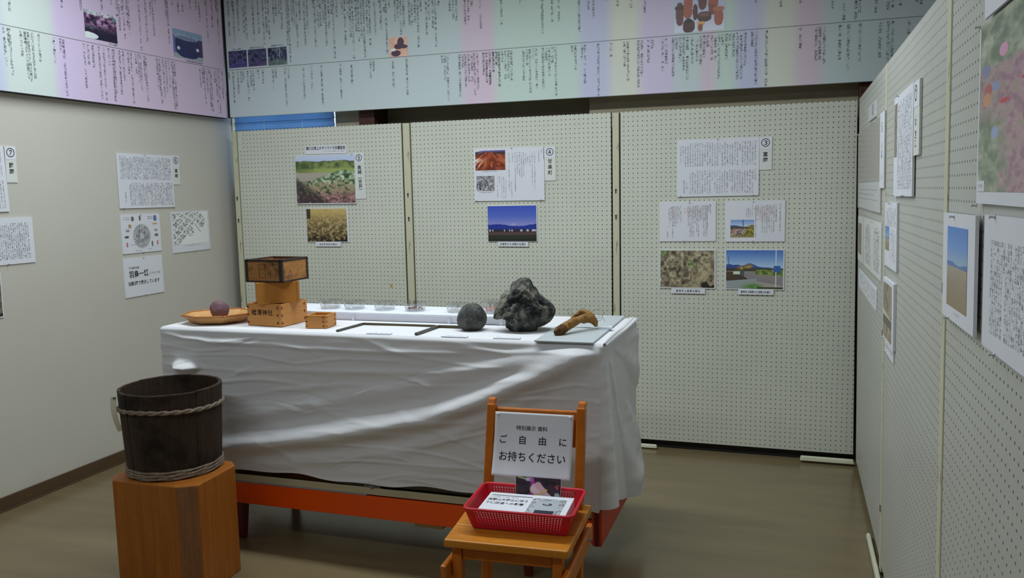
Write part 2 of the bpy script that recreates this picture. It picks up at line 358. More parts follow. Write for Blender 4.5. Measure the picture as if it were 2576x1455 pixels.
def I_red(X, Y):
    t = np.arctan2(X-0.48, Y+0.02); n = fbm(t*0.3+0.5, Y, 40, 4, 31); m = fbm(X, Y, 14, 10, 33)
    im = grad(n*0.7+m*0.3, [(0.3, (98, 40, 24)), (0.5, (150, 66, 40)), (0.7, (184, 104, 72))]); im = lay(im, (Y < 0.08)*1.0, C(96, 90, 150))
    im = lay(im, ((Y > 0.06)*(Y < 0.17+0.1*np.abs(X-0.5))*(np.abs(X-0.45) > 0.16))*0.9, C(72, 52, 62)); im = lay(im, (sm(0.3-X, 0, 0.2)*sm(n, 0.58, 0.66)), C(224, 206, 190)); return lay(im, sm(Y, 0.7, 1)*0.35, C(78, 28, 20))
def I_stone(X, Y):
    n = fbm(X, Y, 16, 12, 41); im = grad(n, [(0.25, (84, 82, 90)), (0.5, (150, 148, 154)), (0.75, (188, 186, 192))]); return lay(im, sm(fbm(X, Y, 10, 8, 44), 0.60, 0.72)*sm(Y, 0.2, 0.6), C(44, 42, 46))
def I_dusk(X, Y):
    im = grad(Y, [(0, (66, 86, 190)), (0.3, (88, 108, 196)), (0.52, (138, 142, 204))]); im = lay(im, np.exp(-((X-0.53)/0.06)**2-((Y-0.52)/0.03)**2)*0.7, C(196, 170, 200))
    r = 0.555-0.05*np.sin(X*7+0.5)*0.6-0.03*fbm(X, X*0, 14, 1, 51); im = lay(im, (Y > r)*1.0, C(40, 58, 150)); im = lay(im, (Y > 0.645+0.02*fbm(X, X*0, 20, 1, 53))*1.0, C(52, 46, 66))
    for cx, w in ((0.04, .03), (.1, .02), (.34, .02), (.45, .02), (.5, .03), (.69, .045), (.82, .05), (.93, .05), (.97, .04)): im = lay(im, ((np.abs(X-cx) < w/2)*(np.abs(Y-0.69) < 0.028))*1.0, C(196, 188, 206))
    im = lay(im, (Y > 0.74)*1.0, C(92, 70, 66)); im = lay(im, sm(Y, 0.80, 0.84), C(48, 54, 44)); return lay(im, sm(Y, 0.9, 1), C(32, 36, 34))
def I_town(X, Y):
    im = grad(Y, [(0, (120, 150, 206)), (0.33, (178, 196, 226))]); n = fbm(X, Y, 18, 14, 61); im = lay(im, (Y > 0.37-0.06*np.sin(X*5+1))*1.0, C(70, 84, 130)); im = lay(im, (Y > 0.40)*1.0, C(86, 78, 74))
    im = lay(im, sm(Y, 0.46, 0.54), grad(n, [(0.35, (90, 86, 88)), (0.5, (196, 190, 190)), (0.62, (176, 120, 100))])); im = lay(im, sm(X+0.5*(Y-0.7)+0.3*(n-0.5), 0.55, 0.68)*(Y > 0.3), grad(n, [(0.3, (74, 84, 50)), (0.7, (186, 164, 76))]))
    im = lay(im, sm(Y, 0.88, 0.95), C(150, 130, 70)); return lay(im, (np.abs(X-0.54) < 0.012)*(Y < 0.4), C(70, 80, 100))
def I_soil3(X, Y):
    n = fbm(X, Y, 22, 16, 71); m = fbm(X, Y, 5, 4, 75); im = grad(n*0.75+m*0.25, [(0.28, (66, 58, 46)), (0.45, (116, 106, 90)), (0.58, (150, 138, 114)), (0.75, (190, 176, 146))])
    im = lay(im, sm(X+Y, 1.0, 1.5)*0.4, C(178, 162, 128)); im = lay(im, np.exp(-((X-0.57)/0.07)**2-((Y-0.37)/0.07)**2)*sm(n, .3, .6)*1.1+np.exp(-((X-0.08)/0.05)**2-((Y-0.06)/0.05)**2), C(124, 160, 80)); return lay(im, sm(fbm(X, Y, 14, 8, 78), 0.58, 0.68)*sm(Y, 0.55, 0.9), C(44, 40, 34))
def I_road(X, Y):
    im = grad(Y, [(0, (74, 112, 186)), (0.42, (168, 196, 226))]); r = 0.44-0.10*np.exp(-((X-0.42)/0.12)**2)-0.08*np.exp(-((X-0.05)/0.09)**2)-0.06*np.exp(-((X-0.2)/0.07)**2)
    n = fbm(X, Y, 26, 20, 81); im = lay(im, (Y > r)*sm(0.85-X, 0, .12), C(62, 82, 142)); im = lay(im, (Y > 0.47)*1.0, C(70, 68, 56)); im = lay(im, (np.exp(-((X-0.26)/0.05)**2-((Y-0.46)/0.05)**2)+np.exp(-((X-0.40)/0.07)**2-((Y-0.42)/0.05)**2))*1.2*sm(n, .2, .5), C(198, 150, 58))
    im = lay(im, (Y > 0.54)*1.0, C(142, 134, 134)); im = lay(im, (Y > 0.5)*(X > 0.52)*(Y < 0.62+0.1*(X-0.5)), grad(n, [(0.3, (76, 96, 48)), (0.7, (146, 156, 88))])); im = lay(im, (Y > 0.66+0.42*(X-0.5))*sm(Y, .6, .64), C(136, 130, 134))
    im = lay(im, (Y > 0.78+0.22*(X-0.4))*(X > .3), C(166, 158, 150)); im = lay(im, (Y > 0.56)*(Y < 0.80)*(X < 0.36-0.9*(0.72-Y)), C(78, 66, 56)); im = lay(im, (Y > 0.80-0.12*X)*(X < .55), C(150, 156, 158)); im = lay(im, (Y > .55)*(Y < .63)*(X > .13)*(X < .26), C(206, 214, 196))
    im = lay(im, np.exp(-((X-0.48)/0.16)**2-((Y-0.97)/0.09)**2)*1.5*sm(n, .2, .5), C(88, 134, 66)); im = lay(im, (X > 0.55)*(Y > 0.95), C(70, 70, 46)); im = lay(im, (np.abs(X-0.285) < 0.04)*(np.abs(Y-0.60) < 0.055), C(80, 92, 98))
    im = lay(im, (np.abs(X-0.875) < 0.008)*(Y < 0.95), C(206, 210, 216)); im = lay(im, (np.abs(X-0.895) < 0.06)*(np.abs(Y-0.48) < 0.085), C(62, 100, 172)); return lay(im, (np.abs(X-0.045) < 0.006)*(Y < 0.4)*(Y > .17), C(80, 84, 100))
def blob(X, Y, x, y, rx, ry, p=2): return (np.abs((X-x)/rx)**p+np.abs((Y-y)/ry)**p < 1)*1.0
def I_pots(X, Y):
    im = grad(Y, [(0, (170, 172, 200)), (0.5, (176, 176, 206)), (1, (196, 200, 214))])
    for x, y, rx, ry, c in ((.28, .25, .09, .22, (150, 84, 66)), (.28, .07, .13, .06, (156, 92, 74)), (.56, .12, .09, .34, (92, 52, 48)), (.11, .52, .08, .3, (96, 56, 52)), (.11, .36, .10, .06, (70, 42, 42)), (.27, .45, .09, .2, (150, 78, 56)), (.77, .3, .1, .15, (150, 78, 58)), (.75, .46, .07, .14, (120, 64, 50)), (.88, .66, .09, .22, (150, 82, 58)), (.88, .46, .11, .06, (166, 96, 74)), (.42, .5, .05, .2, (76, 40, 38)), (.6, .63, .14, .13, (70, 40, 40)), (.6, .58, .10, .05, (110, 70, 62)), (.29, .84, .12, .17, (72, 36, 36)), (.28, .71, .06, .06, (26, 20, 24)), (.53, .8, .08, .06, (196, 150, 90)), (.52, .9, .05, .09, (130, 76, 52))):
        im = lay(im, blob(X, Y, x, y, rx, ry, 2.6), C(*c))
    return im
def I_oldpot(X, Y):
    n = fbm(X, Y, 8, 8, 91); im = grad(X, [(0, (96, 104, 160)), (1, (72, 52, 84))]); im = lay(im, (Y < 0.22)*1.0, C(126, 150, 176)); im = lay(im, (Y > 0.85)*1.0, C(150, 160, 166))
    im = lay(im, blob(X, Y, .48, .55, .42, .42, 2.8), C(50, 50, 92)); im = lay(im, blob(X, Y, .45, .24, .40, .10), C(150, 164, 184)); im = lay(im, blob(X, Y, .45, .26, .34, .07), C(110, 122, 150)); return lay(im, blob(X, Y, .17, .66, .05, .06)+blob(X, Y, .82, .6, .05, .06), C(190, 200, 220))
def I_autumn(X, Y):
    n = fbm(X, Y, 9, 9, 95); m = fbm(X, Y, 5, 5, 97); im = grad(n, [(0.3, (44, 34, 52)), (0.5, (110, 76, 112)), (0.7, (176, 140, 172))]); im = lay(im, sm(m, 0.55, 0.7), C(92, 130, 126)); im = lay(im, sm(Y+.4*(n-.5), 0.5, 0.75), C(34, 28, 50)); im = lay(im, (Y < .14)*sm(n, .3, .6), C(196, 196, 206)); return lay(im, blob(X, Y, .1, .9, .3, .12), C(206, 214, 220))
def I_forest(X, Y, k=0):
    n = fbm(X, Y, 12, 9, 101+k*7); m = fbm(X, Y, 3, 3, 105+k*5); im = grad(n, [(0.3, (34, 36, 58)), (0.5, (58, 60, 96)), (0.7, ((92, 84, 120), (84, 84, 110), (88, 112, 108))[k])]); im = lay(im, sm(Y+.3*(m-.5), .6, .8)*.6, C(*((70, 66, 130), (86, 64, 104), (110, 134, 116))[k]))
    return lay(im, ((np.abs(X-.62) < .02)*(Y < .6)+(np.abs(X-.5) < .012)*(Y < .55))*(k == 2), C(140, 160, 170))
def I_tool(X, Y):
    im = grad(fbm(X, Y, 5, 5, 111), [(0.3, (206, 158, 140)), (0.7, (226, 180, 156))]); im = lay(im, blob(X, Y, .62, .28, .18, .26)+blob(X, Y, .5, .48, .24, .14)+blob(X, Y, .8, .5, .2, .1)+blob(X, Y, .35, .82, .26, .16), C(70, 48, 66)); return lay(im, blob(X, Y, .2, .64, .16, .07), C(232, 226, 226))
def I_plain(X, Y):
    im = grad(Y, [(0, (70, 124, 200)), (0.25, (104, 146, 206)), (0.42, (150, 172, 200))]); im = lay(im, (Y > 0.445-0.02*np.sin(X*8))*1.0, C(88, 120, 176)); n = fbm(X, Y, 8, 24, 121)
    im = lay(im, (Y > 0.49)*1.0, grad(Y+0.12*(n-.5), [(0.48, (166, 154, 140)), (0.7, (150, 134, 116)), (1, (142, 124, 94))])); return lay(im, sm(n, .55, .7)*sm(X, .5, .9)*(Y > .53)*.5, C(186, 160, 106))
def I_map(X, Y):
    n = fbm(X, Y, 10, 14, 131); m = fbm(X, Y, 24, 34, 135); im = grad(n, [(0.3, (104, 120, 96)), (0.55, (146, 156, 132)), (0.75, (178, 182, 162))])
    pk = sm(X*0.9+0.25*(n-.5), .2, .36)*sm(Y, .28, .34)+sm(Y, .27, .3)*sm(.62-Y, 0, .1)*.8; im = lay(im, pk, grad(m, [(0.3, (150, 112, 128)), (0.55, (176, 142, 152)), (0.75, (190, 170, 160))])); im = lay(im, sm(m, .6, .7)*.35, C(110, 104, 84))
    for x, y, r, c in ((.28, .22, .045, (214, 150, 184)), (.20, .40, .035, (132, 146, 196)), (.11, .41, .05, (176, 96, 96)), (.10, .46, .05, (196, 140, 110)), (.2, .66, .04, (150, 160, 206)), (.08, .29, .05, (132, 130, 170))): im = lay(im, blob(X, Y, x, y, r, r*.8), C(*c))
    return lay(im, blob(X, Y, .62, .42, .16, .01)+blob(X, Y, .3, .5, .06, .012), C(192, 60, 70))
def I_notice(X, Y):
    n = fbm(X, Y, 16, 14, 141); im = grad(n, [(0.3, (120, 122, 128)), (0.7, (186, 190, 196))]); im = lay(im, (X > .14)*(X < .84)*(Y > .16), C(168, 174, 180)); im = lay(im, blob(X, Y, .5, .35, .14, .08)*sm(n, .4, .6), C(40, 42, 46)); return lay(im, (X > .24)*(X < .80)*(Y > .72), C(40, 42, 56))
def petal(X, Y, x0, y0, x1, y1, w):
    dx, dy = x1-x0, y1-y0; t = np.clip(((X-x0)*dx+(Y-y0)*dy)/(dx*dx+dy*dy), 0, 1); return sm(w-np.hypot(X-x0-t*dx, (Y-y0-t*dy)*0.5), 0, 0.02)
def I_flower(X, Y):
    n = fbm(X, Y, 6, 5, 151); im = grad(n, [(0.3, (42, 33, 46)), (0.7, (64, 50, 62))]); im = lay(im, petal(X, Y, .05, .02, .3, .12, .03), C(170, 190, 120)); im = lay(im, petal(X, Y, .25, .1, .36, .1, .05), C(186, 190, 206))
    im = lay(im, petal(X, Y, .36, .1, .40, .42, .055)*(0.6+.4*n), C(196, 72, 178)); im = lay(im, petal(X, Y, .24, .95, .46, .6, .06), C(176, 60, 150)); im = lay(im, petal(X, Y, .46, .55, .72, .95, .15), C(224, 196, 204)); im = lay(im, petal(X, Y, .5, .35, .62, .6, .09), C(214, 170, 184))
    im = lay(im, petal(X, Y, .30, .95, .70, .52, .024), C(214, 196, 40)); im = lay(im, petal(X, Y, .92, .75, .95, .98, .07), C(176, 190, 192)); im = lay(im, petal(X, Y, .90, .36, .93, .44, .035), C(196, 70, 96)); return lay(im, petal(X, Y, .93, .28, .96, .34, .016), C(214, 150, 80))
def I_wood2(X, Y):
    n = fbm(X, Y, 6, 5, 161); im = grad(n, [(0.3, (120, 104, 86)), (0.7, (170, 156, 134))]); im = lay(im, (np.abs(Y-.55-.1*X) < .06)*1.0, C(196, 190, 170)); return lay(im, (np.abs(Y-.68) < .08)*1.0, C(96, 92, 82))
def I_brown(X, Y): return grad(fbm(X, Y, 4, 8, 171), [(0.3, (120, 104, 88)), (0.7, (156, 140, 122))])
def photo(parent, x0, x1, z0, z1, fn, nx=120, ny=84, name='printed_photo', gain=1.22, y=-EPS):
    X, Y = np.meshgrid(np.linspace(0, 1, nx), np.linspace(0, 1, ny)); im = np.clip(fn(X, Y), 0, 255)
    if im.ndim == 2: im = np.stack([im]*3, -1)
    c = im/255; lin = np.where(c <= 0.04045, c/12.92, ((c+0.055)/1.055)**2.4)*gain
    b = MB(); b.v = [(x0+(x1-x0)*X[j, i], y, z1-(z1-z0)*Y[j, i]) for j in range(ny) for i in range(nx)]
    b.f = [(j*nx+i, (j+1)*nx+i, (j+1)*nx+i+1, j*nx+i+1) for j in range(ny-1) for i in range(nx-1)]
    b.col = np.concatenate([np.clip(lin.reshape(-1, 3), 0, 0.92), np.ones((nx*ny, 1))], 1)
    return b.build(name, M['photo'], parent)

# ------------------------------------------------------------------ room shell
def struct(name, b, m, parent=None, bevel=0):
    o = b.build(name, m, parent, bevel)
    if parent is None: o['kind'] = 'structure'
    return o
struct('floor', MB().box(-3.6, 3.1, -3.1, 5.0, -0.1, 0), M['floor'])
struct('ceiling', MB().box(-3.6, 3.1, -3.1, 5.0, 2.75, 2.85), M['ceiling'])
struct('wall_left', MB().box(-3.6, -3.436, -3.1, 4.59, 0, 2.75), M['wallpaper'])
struct('wall_right', MB().box(3.0, 3.1, -3.1, 5.0, 0, 2.75), M['wallpaper'])
struct('wall_front', MB().box(-3.6, 3.1, -3.2, -3.1, 0, 2.75), M['wallpaper'])
b = MB(); b.box(-3.6, -3.43, 4.59, 4.74, 0, 2.75); b.box(-3.43, -2.69, 4.62, 4.74, 0, 1.5); b.box(-3.43, -2.69, 4.62, 4.74, 2.2, 2.75); b.box(-2.69, -2.50, 4.62, 4.74, 0, 2.75)
b.box(-2.50, -1.075, 4.76, 4.88, 0, 2.75); b.box(-1.075, 3.0, 4.62, 4.88, 0, 2.75)
struct('wall_back', b, M['backwall'])
struct('trim_1', MB().box(-2.505, -2.40, 4.58, 4.78, 0, 2.74), M['pillar'], bevel=0.004)
struct('trim_2', MB().box(0.318, 0.43, 4.54, 4.64, 0, 2.74), M['pillar'], bevel=0.004)
b = MB(); b.prism([(-3.436, -3.0), (-3.426, -3.0), (-3.426, 4.45), (-3.436, 4.45)], 0, 0.066); b.prism([(-3.426, -3.0), (-3.418, -3.0), (-3.418, 4.45), (-3.426, 4.45)], 0, 0.008)
struct('baseboard_left', b, M['skirting'], bevel=0.003)
wf = struct('window_1', MB().box(-3.43, -2.69, 4.70, 4.708, 1.5, 2.2), M['glass'])
b = MB()
for x in (-3.43, -3.08, -2.72): b.box(x, x+0.03, 4.69, 4.72, 1.5, 2.2)
for z in (1.5, 2.17): b.box(-3.43, -2.69, 4.69, 4.72, z, z+0.03)
b.build('window_frame', M['alu'], wf, 0.002)
bl = thing('window_blind', 'blue slatted blind in the window glimpsed behind the pegboard partitions', 'blind', (-3.427, 4.600, 1.70))
sl = MB(); pr = [(-0.005, 0.0245), (-0.0015, 0.009), (0.0012, -0.008), (0.0055, -0.0255)]
for k in range(3): (ya, za), (yb_, zb) = pr[k], pr[k+1]; sl.hexa([(0.010, yb_, zb), (0.742, yb_, zb), (0.742, yb_+0.0005, zb), (0.010, yb_+0.0005, zb)], [(0.010, ya, za), (0.742, ya, za), (0.742, ya+0.0005, za), (0.010, ya+0.0005, za)])
first = sl.build('slat', M['blind'], bl); first.location.z = -0.29
for k in range(1, 14):
    c = first.copy(); COL.objects.link(c); c.location.z = -0.29+k*0.047
for x in (0.24, 0.52): MB().tube([(x, -0.014, -0.31), (x, -0.014, 0.36)], 0.0016, 6).build('ladder_cord', M['white'], bl)
MB().box(-0.002, 0.73, -0.015, 0.02, 0.36, 0.40).build('head_rail', M['alu'], bl, 0.003)

# ------------------------------------------------------------------ wall banners (chronology boards)
LU = [(2.973,2.287),(3.267,2.359),(3.384,2.372),(3.52,2.398),(3.586,2.439),(3.622,2.387),(3.636,2.317),(3.657,2.394),(3.667,2.28),(3.693,2.35),(3.704,2.303),(3.741,2.479),(3.783,2.232),(3.832,2.292),(3.87,2.44),(3.888,2.331),(3.911,2.507),(3.992,2.451),(4.005,2.308),(4.048,2.529),(4.096,2.489),(4.134,2.509),(4.201,2.541),(4.253,2.538),(4.28,2.48),(4.336,2.58),(4.346,2.372),(4.396,2.468),(4.437,2.574),(4.449,2.372)]
LL = [(2.932,2.04),(2.954,2.126),(2.961,2.0),(3.02,2.094),(3.041,2.155),(3.045,1.996),(3.059,1.983),(3.081,2.0),(3.117,2.081),(3.202,2.087),(3.241,2.14),(3.258,2.137),(3.258,1.937),(3.383,1.988),(3.409,2.11),(3.44,2.096),(3.479,1.943),(3.51,1.941),(3.545,2.123),(3.569,1.941),(3.579,1.979),(3.617,1.98),(3.643,2.057),(3.679,2.096),(3.699,1.942),(3.734,2.103),(3.752,2.058),(3.767,2.019),(3.795,2.075),(3.806,1.958),(3.893,2.05),(3.906,2.034),(3.915,1.962),(3.941,1.995),(3.964,2.015),(3.988,2.061),(4.011,2.002),(4.019,1.94),(4.035,1.942),(4.253,2.09),(4.276,2.119),(4.291,1.997),(4.316,2.052),(4.339,1.968),(4.353,1.956),(4.388,2.132),(4.404,1.947),(4.426,1.949),(4.459,2.046)]
BU = [(-3.343,2.43),(-3.313,2.6),(-3.308,2.388),(-3.274,2.441),(-3.234,2.428),(-3.218,2.401),(-3.165,2.387),(-3.127,2.427),(-3.092,2.358),(-3.071,2.429),(-3.054,2.388),(-3.017,2.48),(-2.999,2.521),(-2.977,2.532),(-2.961,2.44),(-2.924,2.343),(-2.912,2.241),(-2.888,2.479),(-2.873,2.439),(-2.856,2.322),(-2.833,2.468),(-2.802,2.331),(-2.782,2.387),(-2.741,2.547),(-2.731,2.319),(-2.708,2.426),(-2.691,2.438),(-2.671,2.455),(-2.656,2.32),(-2.635,2.42),(-2.616,2.501),(-2.604,2.24),(-2.581,2.479),(-2.543,2.495),(-2.527,2.317),(-2.504,2.467),(-2.491,2.358),(-2.475,2.231),(-2.453,2.387),(-2.437,2.329),(-2.419,2.344),(-2.402,2.232),(-2.381,2.369),(-2.363,2.302),(-2.328,2.359),(-2.299,2.524),(-2.291,2.384),(-2.267,2.472),(-2.256,2.241),(-2.233,2.503),(-2.197,2.423),(-2.179,2.44),(-2.162,2.346),(-2.143,2.387),(-2.107,2.397),(-2.09,2.396),(-2.071,2.406),(-2.053,2.267),(-2.034,2.464),(-1.999,2.333),(-1.981,2.417),(-1.96,2.367),(-1.943,2.262),(-1.922,2.488),(-1.853,2.452),(-1.832,2.411),(-1.814,2.397),(-1.761,2.372),(-1.741,2.394),(-1.72,2.464),(-1.668,2.341),(-1.544,2.354),(-1.433,2.46),(-1.307,2.262),(-1.251,2.342),(-1.214,2.342),(-1.1,2.276),(-1.048,2.392),(-1.021,2.341),(-0.943,2.431),(-0.89,2.395),(-0.818,2.38),(-0.745,2.351),(-0.184,2.352),(-0.061,2.32),(0.031,2.33),(0.179,2.288),(0.233,2.229),(0.288,2.225),(0.305,2.26),(0.378,2.251),(0.431,2.264),(0.451,2.273),(0.486,2.277),(0.558,2.289),(0.577,2.277)]
BL = [(-3.366,2.164),(-3.334,2.007),(-3.299,2.073),(-3.275,2.138),(-3.259,2.151),(-3.227,2.022),(-3.203,2.114),(-3.186,2.086),(-3.15,2.158),(-3.115,2.126),(-3.043,2.085),(-3.022,2.153),(-2.955,1.977),(-2.931,2.141),(-2.826,2.017),(-2.77,2.059),(-2.701,1.974),(-2.571,2.003),(-2.496,2.086),(-2.369,2.11),(-2.348,2.15),(-2.222,2.044),(-2.134,2.002),(-1.909,2.168),(-1.893,2.071),(-1.876,1.95),(-1.802,1.974),(-1.782,2.135),(-1.766,2.027),(-1.746,2.053),(-1.727,2.055),(-1.712,1.978),(-1.692,2.005),(-1.655,2.084),(-1.638,2.041),(-1.618,2.034),(-1.598,2.096),(-1.58,2.134),(-1.562,2.018),(-1.657,2.084),(-1.638,2.044),(-1.62,2.028),(-1.598,2.099),(-1.579,2.137),(-1.564,2.015),(-1.544,2.149),(-1.526,2.055),(-1.508,2.06),(-1.49,2.044),(-1.419,2.04),(-1.398,2.122),(-1.382,1.972),(-1.361,2.152),(-1.345,1.994),(-1.307,1.989),(-1.289,2.138),(-1.271,2.057),(-1.253,2.124),(-1.234,1.946),(-1.141,2.163),(-1.122,2.08),(-1.087,2.136),(-1.071,2.001),(-0.996,1.933),(-0.926,2.136),(-0.853,2.08),(-0.835,2.002),(-0.779,1.967),(-0.761,2.023),(-0.726,2.063),(-0.705,2.161),(-0.651,2.041),(-0.632,2.08),(-0.596,2.013),(-0.579,2.151),(-0.56,2.083),(-0.542,2.04),(-0.523,1.988),(-0.498,2.068),(-0.473,2.08),(-0.454,2.065),(-0.437,2.097),(-0.419,2.151),(-0.398,2.083),(-0.38,2.079),(-0.362,1.984),(-0.345,2.151),(-0.325,2.081),(-0.308,2.148),(-0.289,2.092),(-0.27,1.976),(-0.251,1.975),(-0.232,2.042),(-0.198,2.135),(-0.199,2.135),(-0.178,1.946),(-0.128,1.935),(0.034,2.11),(0.109,2.044),(0.126,2.048),(0.146,2.03),(0.218,2.041),(0.257,1.989),(0.31,2.027),(0.4,2.026),(0.436,2.021),(0.455,2.041),(0.527,2.141)]
TEAL, PINK, MINT, LAV, YEL, LIL = (206, 219, 222), (226, 204, 222), (206, 224, 216), (204, 206, 234), (224, 226, 213), (219, 206, 234)
def stops(edges, cols, soft=0.03):
    r = [(edges[0], cols[0])]
    for e, a, b_ in zip(edges[1:-1], cols, cols[1:]): r += [(e-soft, a), (e+soft, b_)]
    return r+[(edges[-1], cols[-1])]
ED = [-3.4, -1.783, -1.59, -1.096, -0.932, -0.77, -0.592, -0.449, -0.384, -0.278, -0.141, 0.013, 0.135, 0.9]
CO = [TEAL, PINK, MINT, LAV, YEL, LIL, TEAL, PINK, MINT, LAV, YEL, PINK, TEAL]
r_ = stops(ED, CO)
def m_bands(name, edges, cols):      # bands split over two ramps, a ramp holds 32 stops
    return m_band(name, 0, stops(edges, cols))
# back banner, local frame = world x,z shifted
bb = thing('chronology_banner', 'long pastel chronology board spanning the top of the back wall above the pegboards', 'banner', (0, 4.50, 0))
MB().box(-3.385, 0.9, 0, 0.025, 1.93, 2.70).build('board', m_bands('banner_back', ED, CO), bb, 0.002)
MB().box(-3.388, -3.374, -0.003, 0.03, 1.927, 2.70).build('dark_edge', M['black'], bb)  # black strip painted in for the shaded gap at the corner
MB().quad([(-3.365, -EPS, 2.2202), (0.9, -EPS, 2.2202), (0.9, -EPS, 2.2235), (-3.365, -EPS, 2.2235)]).build('divider_line', M['line'], bb)
random.seed(3)
columns(bb, [(x, 2.69-random.random()*0.03, z) for x, z in BU], 0.0140, M['ink_band'])
columns(bb, [(x, 2.212, z) for x, z in BL], 0.0140, M['ink_band'])
for x0, x1, z0, z1, fn in ((-3.36, -3.226, 2.234, 2.337, I_forest), (-3.216, -3.083, 2.234, 2.337, lambda X, Y: I_forest(X, Y, 1)), (-3.071, -2.937, 2.231, 2.337, lambda X, Y: I_forest(X, Y, 2)), (-2.241, -2.123, 2.224, 2.335, I_tool), (-0.59, -0.334, 2.232, 2.43, I_pots)):
    photo(bb, x0, x1, z0, z1, fn, 90, 70, y=-0.0012, gain=1.4)
rows(bb, [(-3.335, -3.26, 2.347), (-3.20, -3.10, 2.347), (-3.055, -2.955, 2.349)], 0.010, M['ink_band'], y=-0.0012)
lb = thing('chronology_banner', 'pastel lilac chronology board high on the left wall with a pot photo', 'banner', (-3.387, 0, 0), PI/2)
LE, LC = [0.4, 2.92, 3.205, 4.47], [(204, 206, 234), (217, 226, 223), (221, 202, 236)]
t_ = stops(LE, LC); t_ = t_[:-1]+[(3.75, (226, 202, 228)), (4.47, (226, 202, 226))]
MB().box(0.4, 4.488, 0, 0.045, 1.925, 2.70).build('board', m_band('banner_left', 0, t_), lb, 0.002)
MB().box(0.4, 4.488, 0.001, 0.04, 1.9225, 1.925).build('dark_edge', M['black'], lb)
MB().quad([(0.4, -EPS, 2.2195), (4.46, -EPS, 2.2195), (4.46, -EPS, 2.2226), (0.4, -EPS, 2.2235)]).build('divider_line', M['line'], lb)
columns(lb, [(x, 2.69-random.random()*0.03, z) for x, z in LU], 0.0140, M['ink_band'])
columns(lb, [(x, 2.212, z) for x, z in LL], 0.0140, M['ink_band'])
photo(lb, 3.398, 3.61, 2.244, 2.383, I_autumn, 90, 70, y=-0.0012, gain=1.35); photo(lb, 4.036, 4.288, 2.242, 2.402, I_oldpot, 90, 70, y=-0.0012, gain=1.35)
rows(lb, [(3.55, 3.61, 2.235), (4.13, 4.28, 2.232)], 0.010, M['ink_band'], y=-0.0012)

# ------------------------------------------------------------------ pegboard partitions
def partition(label, Mx, w, left_post=0.034, right_post=0, foot=None, slots=(), peg='peg', slant=0.0):
    t = thing('pegboard_partition', label, 'partition', M=Mx)
    xl, xr = left_post+0.008, w-right_post-(0.006 if right_post else 0)
    MB().hexa([(xl, 0, 0.045), (xr+slant, 0, 0.045), (xr+slant, 0.028, 0.045), (xl, 0.028, 0.045)], [(xl, 0, 1.84), (xr, 0, 1.84), (xr, 0.028, 1.84), (xl, 0.028, 1.84)]).build('peg_panel', M[peg], t, 0.002)
    MB().box(0.002, w, 0.012, 0.026, 0.03, 1.835).build('gap_shade_backing', M['black'], t)  # black backing that paints the shade in the gaps beside the posts
    MB().box(0.01, w-0.01, 0.02, 0.05, 0.0, 0.046).build('recess_shade_bar', M['black'], t)  # black bar standing in for the shadow line under the panel
    def post(x0, x1):
        p = MB().box(x0, x1, -0.002, 0.03, 0.012, 1.838).build('post', M['post'], t, 0.003)
        for z in slots:
            c = (x0+x1)/2; sb = MB(); sb.lathe([(0.0, 0), (0.0045, 0), (0.0045, 0.002), (0.0, 0.002)], 10, Matrix.Translation((c, -0.0022, z+0.006)) @ Matrix.Rotation(PI/2, 4, 'X')); sb.box(c-0.0025, c+0.0025, -0.0042, -0.0022, z-0.014, z+0.006)
            sb.build('key_slot', M['black'], p)
    if left_post: post(0, left_post)
    if right_post: post(w-right_post, w)
    if foot: MB().hexa(*foot).build('foot_bar', M['cream'], t, 0.004)
    return t
SL = (0.55, 1.28, 1.42)
def bar(x0, x1, y0, y1, z0=0.006, z1=0.024): return ([(x0, y0, z0), (x1, y0, z0), (x1, y1, z0), (x0, y1, z0)], [(x0+.004, y0+.004, z1), (x1-.004, y0+.004, z1), (x1-.004, y1-.004, z1), (x0+.004, y1-.004, z1)])
partition('pegboard partition at left of the back row, next to the cream wall, with the photo of the field', FB(-3.352, 0), 1.180, slots=SL)
partition('middle pegboard partition of the back row, holding the sheet numbered four', FB(-2.162, 0), 1.238, 0.044, slots=SL)
partition('right pegboard partition of the back row, holding the sheet numbered three', FB(-0.916, 0), 1.222, 0.036, 0, bar(-0.02, 0.245, -0.035, -0.005), slots=SL, slant=0.026)
t = partition('corner pegboard partition of the right row, touching the back row', FR(-4.40, 0), 1.22, 0.0, 0, None, peg='peg_grey_dim')
partition('second pegboard partition of the right row, between two stained seams', FR(-3.205, 0), 1.205, 0.045, 0, bar(-0.30, 0.16, -0.024, -0.003), slots=(0.25, 0.9), peg='peg_grey_dim')
partition('nearest pegboard partition of the right row, carrying the pink and green map', FR(-2.0, 0), 1.205, 0.045, 0, None, slots=(1.2,), peg='peg_grey_dim')
tag(MB().hexa(*bar(0, 0.262, 0, 0.03, 0.012, 0.034)).build('partition_foot', M['cream'], None, 0.004), 'loose cream steel foot bar on the floor at the back right corner', 'foot bar').location = (0.072, 4.41, 0)
